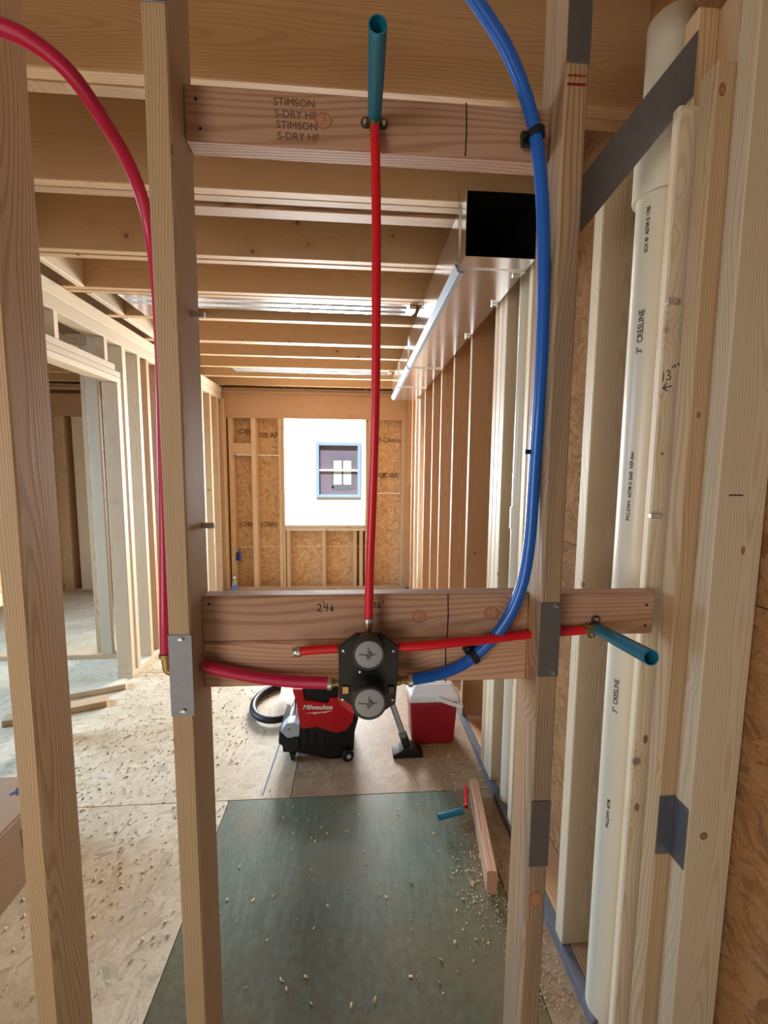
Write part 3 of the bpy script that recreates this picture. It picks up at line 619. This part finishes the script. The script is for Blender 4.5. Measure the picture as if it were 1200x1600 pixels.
# ---- valve
VX, VZ = 0.0225, 1.112
valve = empty('mixing_valve', (VX, 0.70, VZ), 'black shower mixing valve with two grey dials on the blocks', 'valve')
yv = 0.700
def vp(px, py): v = P(px, py, yv); return (v.x, v.z)
out_ = [vp(*p) for p in ((556, 991), (596, 991), (622, 1010), (622, 1052), (618, 1100), (596, 1114), (560, 1112), (545, 1100), (530, 1090), (529, 1012))]
link('mounting_plate', extrude_bm(out_, yv, yv+0.010, 0.0015, 1), BLACK, parent=valve)
cx, cz = P(576, 1050, 0.72).x, P(576, 1050, 0.72).z
bm = lathe_bm([(0, 0), (0.034, 0), (0.036, 0.004), (0.036, 0.030), (0, 0.030)], 28, M=frame((cx, 0.7495, cz+0.022), (0, -1, 0), (1, 0, 0)))
lathe_bm([(0, 0), (0.034, 0), (0.036, 0.004), (0.036, 0.030), (0, 0.030)], 28, bm=bm, M=frame((cx, 0.7495, cz-0.030), (0, -1, 0), (1, 0, 0)))
box_bm(cx-0.030, cx+0.034, 0.712, 0.749, cz-0.035, cz+0.03, bm=bm)
link('valve_body', bm, BRASS, parent=valve, smooth=True)
def dial(px, py, r, y, depth):
    c = P(px, py, y)
    M = frame(c, (0, -1, 0), (1, 0, 0))
    d = link('dial', lathe_bm([(r, -depth), (r*1.08, -depth), (r*1.08, 0.0), (r*1.0, 0.002), (r*0.93, 0.002), (r*0.90, 0.0)], 40, M=M), plain('dial rim plastic', srgb(52, 52, 55), 0.4), parent=valve, smooth=True)
    link('dial_face', lathe_bm([(0, 0.0015), (r*0.80, 0.0012), (r*0.91, 0.0004), (r*0.91, -0.004), (0, -0.004)], 40, M=M), DIAL, parent=d, smooth=True)
    a = c+Vector((0, -0.0017, 0)); q = r
    strokes([[(-0.62*q, 0.04*q), (-0.1*q, 0), (-0.1*q, -0.25*q)], [(-0.02*q, -0.3*q), (-0.02*q, 0.45*q)], [(0.0, 0.05*q), (0.2*q, 0.02*q), (0.45*q, 0.05*q)]], facing(a), DIALMARK, d, 'relief_mark', 0.0011)
    link('pointer', extrude_bm([(c.x-0.10*q, c.z-0.30*q), (c.x+0.08*q, c.z-0.20*q), (c.x+0.22*q, c.z), (c.x+0.10*q, c.z+0.30*q), (c.x-0.04*q, c.z+0.1*q)], c.y-0.0035, c.y-0.001, 0.0006, 1), DIALMARK, parent=d)
dial(576, 1023, 0.0262, 0.672, 0.028); dial(577, 1099, 0.0278, 0.664, 0.036)
def screws(pts, rr=0.0028):
    for px, py in pts:
        c = P(px, py, yv); M = frame((c.x, yv-0.001, c.z), (0, -1, 0), (1, 0, 0))
        link('screw', lathe_bm([(rr, -0.001), (rr, 0.0008), (0, 0.0018)], 10, M=M), STEEL, parent=valve)
screws(((537, 1017), (615, 1017), (563, 1050), (536, 1093), (614, 1093)))
for px, py in ((540, 1077), (611, 1077)):
    c = P(px, py, yv); link('stop_screw', box_bm(c.x-0.006, c.x+0.006, yv-0.004, yv, c.z-0.007, c.z+0.007, 0.001, 1), BRASS if px < 570 else DARKMETAL, parent=valve)
def nipple(a, b, crimp=True):
    a = Vector(a); b = Vector(b); d = b-a; L = d.length
    bm = lathe_bm([(0, 0), (0.0085, 0), (0.0085, L*0.35), (0.0065, L*0.4), (0.0065, L*0.6), (0.0085, L*0.64), (0.0085, L*0.8), (0, L*0.8)], 14, M=frame(a, d, (0, 1, 0.01)))
    f = link('brass_nipple', bm, BRASS, parent=valve, smooth=True)
    if crimp: link('crimp_ring', lathe_bm([(0.0112, L*0.78), (0.0126, L*0.78), (0.0126, L*1.0), (0.0112, L*1.0)], 18, M=frame(a, d, (0, 1, 0.01))), STEEL, parent=f, smooth=True)
nipple(P(575, 1000, 0.722), P(576, 966, 0.721), False); nipple(P(534, 1013, 0.717), P(527, 1013, 0.717), False)
nipple(P(540, 1067, 0.715), P(512, 1067, 0.715)); nipple(P(615, 1064, 0.722), P(644, 1062, 0.722)); nipple(P(612, 1011, 0.716), P(624, 1010, 0.715), False)
link('crimp_ring', lathe_bm([(0.0082, 0), (0.0096, 0), (0.0096, 0.008), (0.0082, 0.008)], 18, M=frame(P(576, 972, 0.7205), (0, 0, 1), (1, 0, 0))), STEEL, parent=red_v, smooth=True)

# ---- drain pipes in the right wall
pipe = empty('drain_pipe', (0.672, 0.93, 0), 'big white drain pipe with printed line, beside the right blocks', 'drain pipe')
PC = Vector((0.672, 0.930, 0))
link('pipe_length', lathe_bm([(0.0445, 0), (0.0445, 2.2)], 40, M=Matrix.Translation(PC)), PVC, parent=pipe, smooth=True)
link('coupling', lathe_bm([(0.0445, 2.075), (0.0525, 2.075), (0.0535, 2.08), (0.0535, 2.25), (0.0525, 2.255), (0.0445, 2.255)], 40, M=Matrix.Translation(PC)), PVC, parent=pipe, smooth=True)
link('pipe_upper', lathe_bm([(0.0445, 2.255), (0.0445, 2.43)], 40, M=Matrix.Translation(PC)), PVC, parent=pipe, smooth=True)
def on_pipe(s, size, z, deg):
    a = math.radians(deg); n = Vector((math.sin(a), -math.cos(a), 0)); c = PC+n*0.0449+Vector((0, 0, z))
    tan = Vector((math.cos(a), math.sin(a), 0))
    text(s, size, facing(c, (0, 0, 1), -tan), INK, pipe, 'pipe_print', bold=0.0002)
on_pipe('3"  CRESLINE', 0.0165, 1.785, -60); on_pipe('PVC-DWV  ASTM D 2665  NSF-dwv', 0.0105, 1.44, -60); on_pipe('3"  CRESLINE', 0.015, 0.93, -60); on_pipe('PVC-DWV  ASTM D 2665', 0.0105, 1.13, -60); on_pipe('SCH 40  ASTM D 1785', 0.010, 2.0, -60)
on_pipe('PVC-DWV  ASTM', 0.010, 0.62, -60)
p2 = empty('drain_pipe', (0.695, 1.62, 0), 'slimmer white pipe standing behind the blue tube in the right wall', 'drain pipe')
link('pipe_length', lathe_bm([(0.029, 0.037), (0.029, 2.36)], 28, M=Matrix.Translation((0.668, 1.635, 0))), PVC, parent=p2, smooth=True)
link('coupling', lathe_bm([(0.029, 1.24), (0.034, 1.24), (0.034, 1.33), (0.029, 1.33)], 28, M=Matrix.Translation((0.668, 1.635, 0))), PVC, parent=p2, smooth=True)

# ---- rectangular duct
duct = empty('air_duct', (0.48, 1.42, 2.186), 'shiny rectangular metal air duct hung below the joists with open black mouth', 'duct')
DX0, DX1, DZ0, DZ1 = 0.362, 0.602, 2.186, 2.392
def duct_run(y0, y1, grow=0.0, name='duct_section'):
    bm = bmesh.new(); t = 0.0012; g = grow
    a = [(DX0-g, DZ0-g), (DX1+g, DZ0-g), (DX1+g, DZ1+g), (DX0-g, DZ1+g)]; b = [(DX0-g+t, DZ0-g+t), (DX1+g-t, DZ0-g+t), (DX1+g-t, DZ1+g-t), (DX0-g+t, DZ1+g-t)]
    V = [[bm.verts.new((x, y, z)) for x, z in ring] for ring in (a, b) for y in (y0, y1)]
    o0, o1, i0, i1 = V
    for k in range(4):
        q = (k+1) % 4
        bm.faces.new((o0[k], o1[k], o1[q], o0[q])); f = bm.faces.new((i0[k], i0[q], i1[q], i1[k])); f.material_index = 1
        bm.faces.new((o0[k], o0[q], i0[q], i0[k])); bm.faces.new((o1[k], i1[k], i1[q], o1[q]))
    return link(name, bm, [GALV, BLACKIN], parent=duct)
duct_run(1.42, 2.90); duct_run(2.905, 3.55, 0.0); duct_run(3.555, 4.16)
link('inner_black_sheet', box_bm(DX0+0.002, DX1-0.002, 1.95, 1.953, DZ0+0.002, DZ1-0.002), BLACKIN, parent=duct)  # black sheet across the inside of the duct
for y in (1.50, 2.895, 3.548):
    bm = bmesh.new(); g = 0.007 if y > 2 else 0.004
    box_bm(DX0-g, DX0-0.0005, y, y+0.016, DZ0-g, DZ1+0.004, bm=bm); box_bm(DX0-g, DX1+g*0.3, y, y+0.016, DZ0-g, DZ0-0.0005, bm=bm)
    link('joint_flange', bm, GALV, parent=duct)
for y0, y1 in ((1.52, 2.89), (2.92, 3.54), (3.57, 4.15)):
    bm = bmesh.new(); sq = [(DX0-0.010, DZ0+0.022), (DX0-0.012, DZ0+0.020), (DX0+0.004, DZ0-0.007), (DX0+0.022, DZ0-0.007), (DX0+0.022, DZ0-0.0006), (DX0-0.0006, DZ0-0.0006), (DX0-0.0006, DZ0+0.022)]
    bm.free(); link('duct_seam', extrude_bm(sq, y0, y1), plain('bluish zinc seam', (0.26, 0.31, 0.36), 0.45, 0.6), parent=duct)
for y, x in ((1.52, DX1-0.02), (1.78, DX1-0.01), (2.2, DX1-0.01)):
    link('hanger_tab', box_bm(x-0.018, x+0.012, y, y+0.012, DZ0-0.012, DZ0-0.0005, 0.002, 1), GALV, parent=duct)
for y in (1.50, 2.25, 2.9, 3.55): link('hanger_wire', box_bm(DX0-0.0075, DX0-0.006, y-0.001, y+0.001, DZ0+0.0, 2.4395), DARKMETAL, parent=duct)
# flat branch pans between the joists
for x0, x1, y0, y1, lab in ((-1.33, DX0-0.01, 2.488, 2.65, 'flat shiny metal pan duct between the middle joists'), (-1.2, DX0-0.01, 4.105, 4.25, 'flat shiny metal pan duct between the far joists')):
    b_ = empty('branch_duct', ((x0+x1)/2, (y0+y1)/2, ZC), lab, 'duct')
    link('pan_sheet', box_bm(x0, x1, y0, y1, ZC+0.001, ZC+0.005), GALV, parent=b_)
    if y0 < 3: link('pan_sheet', box_bm(x0, -0.98, y1+0.001, 2.806, ZC+0.001, ZC+0.005), GALV, parent=b_)
    for k in range(2): link('stiffening_rib', box_bm(x0+0.02, x1-0.05, y0+0.04+0.07*k, y0+0.052+0.07*k, ZC-0.006, ZC+0.0008, 0.002, 1), GALV, parent=b_)
    link('collar', box_bm(x1-0.04, x1, y0-0.002, y0+0.07, ZC-0.022, ZC+0.0008, 0.003, 1), GALV, parent=b_)

# ---- vacuum
VY = 1.98
def vq(px, py): v = P(390+px/6.667, 1060+py/6.667, VY); return (v.x, v.z)
vac = empty('shop_vacuum', (-0.16, 2.10, 0), 'red and black shop vacuum on casters below the blocks', 'vacuum cleaner')
lower = [vq(*p) for p in ((305, 560), (370, 600), (520, 560), (560, 470), (1050, 470), (1110, 400), (1135, 420), (1095, 560), (1085, 740), (1060, 790), (890, 850), (540, 785), (360, 752), (345, 690), (305, 668))]
link('tank', extrude_bm(lower, VY, VY+0.26, 0.008, 2), BLACK, parent=vac, smooth=True)
zt = vq(0, 120)[1]
up = [vq(*p) for p in ((450, 90), (560, 90), (575, 205), (820, 240), (840, 180), (915, 190), (955, 255), (1088, 352), (1072, 430), (1000, 515), (905, 540), (830, 520), (700, 478), (545, 500), (520, 420), (495, 250))]
hous = link('housing', extrude_bm(up, VY-0.022, VY+0.24, 0.006, 2), REDP, parent=vac, smooth=True)
ins = [vq(*p) for p in ((556, 20), (930, 20), (925, 185), (838, 172), (818, 236), (578, 202))]
link('control_recess', extrude_bm(ins, VY-0.014, VY+0.23, 0.003, 1), BLACK, parent=vac)
lat = [vq(*p) for p in ((325, 535), (345, 500), (392, 450), (470, 442), (500, 470), (528, 415), (528, 480), (520, 590), (470, 590), (440, 602), (395, 602))]
la = link('corner_latch', extrude_bm(lat, VY-0.016, VY+0.05, 0.003, 1), GREYL, parent=vac)
c = vq(420, 510); link('latch_pin', lathe_bm([(0, 0.002), (0.004, 0.001), (0.004, -0.002)], 10, M=facing((c[0], VY-0.017, c[1]))), INK, parent=la)
c1, c2 = vq(305, 560), vq(440, 600)
link('tank_corner', extrude_bm([vq(*p) for p in ((310, 545), (365, 605), (520, 600), (520, 760), (350, 755), (345, 690), (305, 668))], VY-0.012, VY+0.05, 0.004, 1), BLACK, parent=vac)
for k in range(5):
    x = 600+k*85; a = vq(x, 600)
    link('tank_rib', box_bm(a[0]-0.006, a[0]+0.006, VY-0.006, VY-0.001, vq(0, 760)[1], vq(0, 560)[1], 0.002, 1), BLACK, parent=vac)
text('Milwaukee', 0.034, facing((lambda a: (a[0], VY-0.0228, a[1]))(vq(712, 275)), (1, 0, -0.03), (0.03, 0, 1)), WHITEINK, hous, 'logo_lettering', shear=0.25, bold=0.0009)
q = [vq(*p) for p in ((590, 335), (700, 322), (690, 330), (865, 308), (770, 336), (775, 325), (665, 346), (675, 334))]
link('logo_bolt', extrude_bm(q, VY-0.0236, VY-0.0222), WHITEINK, parent=hous)
def caster(px, py, y, r, ax=(1, 0, 0.0)):
    a = P(390+px/6.667, 1060+py/6.667, y); a.z = r
    M = frame((a.x, y, r), ax, (0, 0, 1))
    w_ = link('caster', lathe_bm([(0, -0.012), (r*0.55, -0.012), (r*0.6, -0.010), (r, -0.010), (r, 0.010), (r*0.6, 0.010), (r*0.55, 0.012), (0, 0.012)], 24, M=M), BLACK, parent=vac, smooth=True)
    link('caster_fork', box_bm(a.x-0.016, a.x+0.016, y-0.01, y+0.012, r*1.05, r*2.0, 0.003, 1), BLACK, parent=w_)
    link('caster_hub', lathe_bm([(0, 0.0135), (r*0.42, 0.013), (r*0.42, -0.013), (0, -0.0135)], 18, M=M), GREYL, parent=w_, smooth=True)
caster(450, 800, 1.99, 0.024, (1, 0.15, 0)); caster(1025, 855, 1.965, 0.029, (0.45, -1, 0)); caster(520, 800, 2.2, 0.024); caster(1025, 855, 2.2, 0.024)
# hose coil lying beside it
pts = []
for k in range(28):
    a = math.radians(100+k*13.0); pts.append(Vector((-0.475+0.155*math.cos(a), 2.48+0.20*math.sin(a), 0.022+0.0009*k+(0.0 if k < 20 else (k-20)*0.012))))
pts += [Vector((-0.30, 2.36, 0.16)), Vector((-0.20, 2.28, 0.18))]
bm = tube_bm(spline(pts, 6), lambda t: 0.021+0.0012*math.sin(t*620), 14)
link('hose', bm, BLACK, parent=vac, smooth=True)
link('power_cord', tube_bm(spline([Vector((-0.245, 2.14, 0.30)), Vector((-0.30, 2.18, 0.30)), Vector((-0.335, 2.22, 0.20)), Vector((-0.33, 2.24, 0.10)), Vector((-0.28, 2.24, 0.10))], 6), 0.004, 8), BLACK, parent=vac, smooth=True)
# wand and floor nozzle
wand = empty('vacuum_wand', (0.27, 1.99, 0), 'steel vacuum wand with black floor nozzle leaning beside the cooler', 'vacuum wand')
a = P(636, 1166, 2.0); b = Vector((0.11, 2.13, 0.47))
d = (b-a).normalized()
link('wand_tube', tube_bm([a+d*0.04, b], 0.0155, 18), plain('dull steel wand', (0.42, 0.46, 0.50), 0.3, 0.9), parent=wand, smooth=True)
link('wand_collar', lathe_bm([(0.0155, 0.028), (0.021, 0.03), (0.022, 0.075), (0.0165, 0.078)], 18, M=frame(a, d, (1, 0, 0))), plain('grey collar', srgb(110, 116, 122), 0.4), parent=wand, smooth=True)
link('nozzle_neck', tube_bm([a+d*0.05, a+d*0.015, Vector((a.x+0.003, 2.0, 0.03))], 0.022, 16), BLACK, parent=wand, smooth=True)
nz = [(-0.078, 0.0), (0.078, 0.0), (0.078, 0.018), (0.045, 0.034), (0.02, 0.052), (-0.02, 0.052), (-0.045, 0.034), (-0.078, 0.018)]
link('floor_nozzle', extrude_bm([(x+a.x+0.002, z+0.0005) for x, z in nz], 1.962, 2.035, 0.006, 2), BLACK, parent=wand, smooth=True)

# ---- cooler
CX0, CX1, CYF, CYB = 0.292, 0.548, 2.045, 2.235
cool = empty('cooler', ((CX0+CX1)/2, 2.14, 0), 'red picnic cooler with white lid and swing handle on the floor', 'cooler')
def tapered(x0, x1, y0, y1, z0, z1, inset0, inset1, bev, seg=3):
    bm = bmesh.new(); r = bmesh.ops.create_cube(bm, size=1.0)
    for v in r['verts']:
        i = inset0 if v.co.z < 0 else inset1
        v.co = Vector(((x0+x1)/2+v.co.x*(x1-x0-2*i), (y0+y1)/2+v.co.y*(y1-y0-2*i), z0 if v.co.z < 0 else z1))
    bmesh.ops.bevel(bm, geom=bm.edges[:], offset=bev, segments=seg, profile=0.6, affect='EDGES'); return bm
link('cooler_body', tapered(CX0, CX1, CYF, CYB, 0.0, 0.252, 0.014, 0.0, 0.022), COOLRED, parent=cool, smooth=True)
lid = link('lid', tapered(CX0-0.006, CX1+0.006, CYF-0.006, CYB+0.006, 0.248, 0.292, 0.0, 0.004, 0.014), WHITEP, parent=cool, smooth=True)
link('lid_top', tapered(CX0+0.004, CX1-0.004, CYF+0.004, CYB-0.004, 0.288, 0.335, 0.0, 0.026, 0.008), WHITEP, parent=cool, smooth=True)
link('lid_panel', tapered(CX0+0.040, CX1-0.040, CYF+0.045, CYB-0.040, 0.334, 0.339, 0.0, 0.003, 0.002, 1), WHITEP, parent=lid)
bm = bmesh.new()
hp = [Vector((CX0-0.008, 2.14, 0.268)), Vector((CX0-0.008, 2.02, 0.255)), Vector((CX0+0.03, 2.005, 0.25))]
path = [Vector((0.43, CYF-0.020, 0.282)), Vector((0.50, CYF-0.022, 0.255)), Vector((CX1+0.016, CYF-0.020, 0.232)), Vector((CX1+0.016, 2.10, 0.255)), Vector((CX1+0.010, 2.14, 0.27))]
for s, e in zip(path, path[1:]):
    M = frame(s, e-s, (0, 0, 1)); bb = box_bm(-0.010, 0.010, -0.004, 0.004, -0.004, (e-s).length+0.004, 0.002, 1); bb.transform(M)
    me = bpy.data.meshes.new('t'); bb.to_mesh(me); bb.free(); bm.from_mesh(me); bpy.data.meshes.remove(me)
link('handle', bm, WHITEP, parent=cool, smooth=True)

# ---- offcut with tube scraps on the green floor
M = frame((0.477, 1.265, 0.046), Vector((0.535-0.477, 1.685-1.265, 0)), (0, 0, 1))
link('board_piece', board_bm(0.089, 0.036, 0.43, 0.003), W_FIR, M, label='short lumber offcut standing on edge on the green sheet', cat='lumber')
o = link('tube_scrap', tube_bm([Vector((0.345, 1.545, 0.047)), Vector((0.452, 1.565, 0.052)), ], 0.0125, 16, wall=0.002), TEAL, smooth=True, label='teal sleeve scrap lying across toward the offcut', cat='pipe scrap')
o = link('tube_scrap', tube_bm([Vector((0.470, 1.575, 0.060)), Vector((0.495, 1.68, 0.066))], 0.0085, 14, wall=0.0015), PEXRED, smooth=True, label='short red tube scrap against the far end of the offcut', cat='pipe scrap')
M = frame((-1.98, 2.60, 0.019), Vector((0.45, 0.18, 0)), (0, 0, 1))  # two boards shaped after the light and shadow bands on the doorway floor
link('board_piece', board_bm(0.038, 0.085, 0.46, 0.003), W_PALE, M, label='pale board in place of a light band on the left doorway floor', cat='lumber')
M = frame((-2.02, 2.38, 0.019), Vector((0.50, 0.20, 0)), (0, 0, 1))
link('board_piece', board_bm(0.038, 0.085, 0.50, 0.003), W_TAN, M, label='tan board in place of a shadow band, nearer than the pale doorway board', cat='lumber')

# ---- cardboard box
bx = empty('cardboard_box', (-1.40, 1.3, 0), 'brown cardboard box with blue print at the lower left edge', 'box')
link('carton', box_bm(-1.66, -1.165, 0.95, 1.60, 0.0, 0.262, 0.004, 1), CARD, parent=bx)
link('carton_flap', box_bm(-1.655, -1.172, 0.96, 1.59, 0.263, 0.267, 0.001, 1), CARD, parent=bx)
strokes([[(0, 0), (0.03, 0.05)], [(0.0, 0.03), (0.05, 0.02)], [(0.02, 0.0), (0.06, 0.055)]], facing((-1.27, 1.50, 0.2675), (1, 0, 0), (0, 1, 0)), CARDBLUE, bx, 'print_mark', 0.008)
link('print_patch', box_bm(-1.1648, -1.1640, 1.40, 1.56, 0.145, 0.215), CARDBLUE, parent=bx)
link('shipping_label', box_bm(-1.40, -1.27, 1.22, 1.33, 0.2672, 0.2678), WHITEP, parent=bx)

# ---- electrical boxes and small things
def ebox(x, y, z, lab, s=0.05):
    e = empty('electrical_box', (x, y, z), lab, 'electrical box')
    bm = box_bm(x-s/2, x+s/2, y-0.002, y+0.05, z-0.05, z+0.05, 0.004, 1); link('box_shell', bm, BLUEBOX, parent=e)
    link('box_opening', box_bm(x-s/2+0.006, x+s/2-0.006, y-0.0035, y-0.0022, z-0.042, z+0.042), plain('box interior blue', srgb(8, 40, 96), 0.6), parent=e)
ebox(-1.432, YF+0.01, 0.42, 'blue electrical box on the far wall left of the window')
ebox(0.602, 2.20, 0.53, 'blue electrical box low on the right wall beside the cooler', 0.05)
btl = empty('water_bottle', (-1.43, 4.86, 0), 'clear water bottle standing on the floor by the far wall', 'bottle')
btl.location = (-1.43, 4.86, 0)
link('bottle_body', lathe_bm([(0, 0.0), (0.030, 0.0), (0.032, 0.004), (0.032, 0.13), (0.026, 0.16), (0.013, 0.185), (0.013, 0.20)], 20, M=Matrix.Translation((-1.43, 4.86, 0.0))), BOTTLE, parent=btl, smooth=True)
link('bottle_cap', lathe_bm([(0.014, 0.198), (0.015, 0.20), (0.015, 0.215), (0, 0.216)], 16, M=Matrix.Translation((-1.43, 4.86, 0.0))), WHITEP, parent=btl, smooth=True)
link('bottle_label', lathe_bm([(0.0325, 0.06), (0.0325, 0.11)], 20, M=Matrix.Translation((-1.43, 4.86, 0.0))), LABELW, parent=btl, smooth=True)

# ---- white riser in the far right corner
rz = empty('drain_pipe', (0.60, 4.2, 0), 'thin pale blue-white riser pipe in the far right corner', 'drain pipe')
link('pipe_length', lathe_bm([(0.022, 0.0), (0.022, 2.17)], 18, M=Matrix.Translation((0.601, 4.02, 0))), PVC, parent=rz, smooth=True)

# ---- neighbouring house outside the window
ground = link('ground', box_bm(-30, 30, 5.4, 40, -0.75, -0.60), GROUND, kind='structure')
nb = empty('neighbour_house', (-0.4, 9.0, -0.6), 'sunlit white house outside with one small window', 'house')
for x0, x1, z0, z1 in ((-5, -0.80, -0.6, 5), (0.075, 5, -0.6, 5), (-0.80, 0.075, -0.6, 0.94), (-0.80, 0.075, 2.065, 5)):
    link('house_wall', box_bm(x0, x1, 9.0, 9.12, z0, z1), SIDING, parent=nb)
bm = bmesh.new()
for a in ((-0.86, -0.79, 0.90, 2.09), (0.04, 0.11, 0.90, 2.09), (-0.79, 0.04, 2.02, 2.09), (-0.79, 0.04, 0.90, 0.96)): box_bm(a[0], a[1], 8.96, 9.02, a[2], a[3], 0.005, 1, bm=bm)
fr = link('window_frame', bm, NFRAME, parent=nb)
link('sash_rail', box_bm(-0.79, 0.04, 8.985, 9.02, 1.47, 1.51), SIDING, parent=fr)
link('window_pane', box_bm(-0.79, 0.04, 9.03, 9.036, 0.96, 2.02), plain('dark glass', srgb(116, 112, 136), 0.15), parent=fr)
# reflections on the neighbour's glass, drawn as pale and dark shapes
bm = bmesh.new(); box_bm(-0.48, -0.10, 9.027, 9.0295, 1.18, 1.70, bm=bm); link('pale_reflection', bm, plain('pale glass reflection', srgb(225, 235, 225), 0.6), parent=fr)
bm = bmesh.new(); box_bm(-0.52, -0.48, 9.026, 9.0295, 1.10, 1.78, bm=bm); box_bm(-0.10, -0.02, 9.026, 9.0295, 1.10, 1.85, bm=bm); box_bm(-0.52, -0.10, 9.026, 9.0295, 1.06, 1.15, bm=bm); box_bm(-0.31, -0.27, 9.0255, 9.0268, 1.18, 1.78, bm=bm)
link('dark_reflection', bm, plain('dark glass reflection', srgb(104, 112, 118), 0.6), parent=fr)

# ---- sawdust and wood chips
def chips(name, n, sampler, smin, smax, label, mat=CHIPMAT):
    bm = bmesh.new()
    for _ in range(n):
        x, y = sampler(); s = random.uniform(smin, smax); a = random.uniform(0, math.pi); wd = s*random.uniform(0.25, 0.7)
        ca, sa = math.cos(a), math.sin(a); h = s*random.uniform(0.1, 0.5)
        pts = [(-s/2, -wd/2, 0.0004), (s/2, -wd/2, 0.0004+h*0.3), (s/2, wd/2, h), (-s/2, wd/2, 0.0004+h*0.5)]
        v = [bm.verts.new((x+p[0]*ca-p[1]*sa, y+p[0]*sa+p[1]*ca, p[2]+0.0006)) for p in pts]
        t = bm.verts.new((x, y, h+0.002)); bm.faces.new((v[0], v[1], t)); bm.faces.new((v[1], v[2], t)); bm.faces.new((v[2], v[3], t)); bm.faces.new((v[3], v[0], t))
    return link(name, bm, mat, label=label, cat='wood chips', kind='stuff')
U = random.uniform
chips('wood_shavings', 1000, lambda: (U(-1.5, -0.57), 1.0+1.9*abs(random.gauss(0.55, 0.35)) % 2.6), 0.004, 0.014, 'pale wood shavings strewn over the bright left floor')
chips('dark_flecks', 420, lambda: (U(-1.5, -0.57), U(1.4, 3.6)), 0.004, 0.013, 'dark flecks of bark on the bright left floor', plain('dark flecks', srgb(90, 78, 62), 0.8))
chips('sawdust', 1500, lambda: (min(0.61, random.gauss(0.54, 0.05)), U(0.95, 2.0)), 0.002, 0.006, 'sawdust gathered along the grey sill plate')
chips('sawdust_scatter', 120, lambda: (U(-0.5, 0.5), U(0.98, 1.8)), 0.003, 0.012, 'loose chips scattered on the green sheet')
chips('sawdust_heap', 260, lambda: (random.gauss(0.43, 0.05), random.gauss(1.33, 0.10)), 0.002, 0.009, 'small chips beside the lumber offcut')
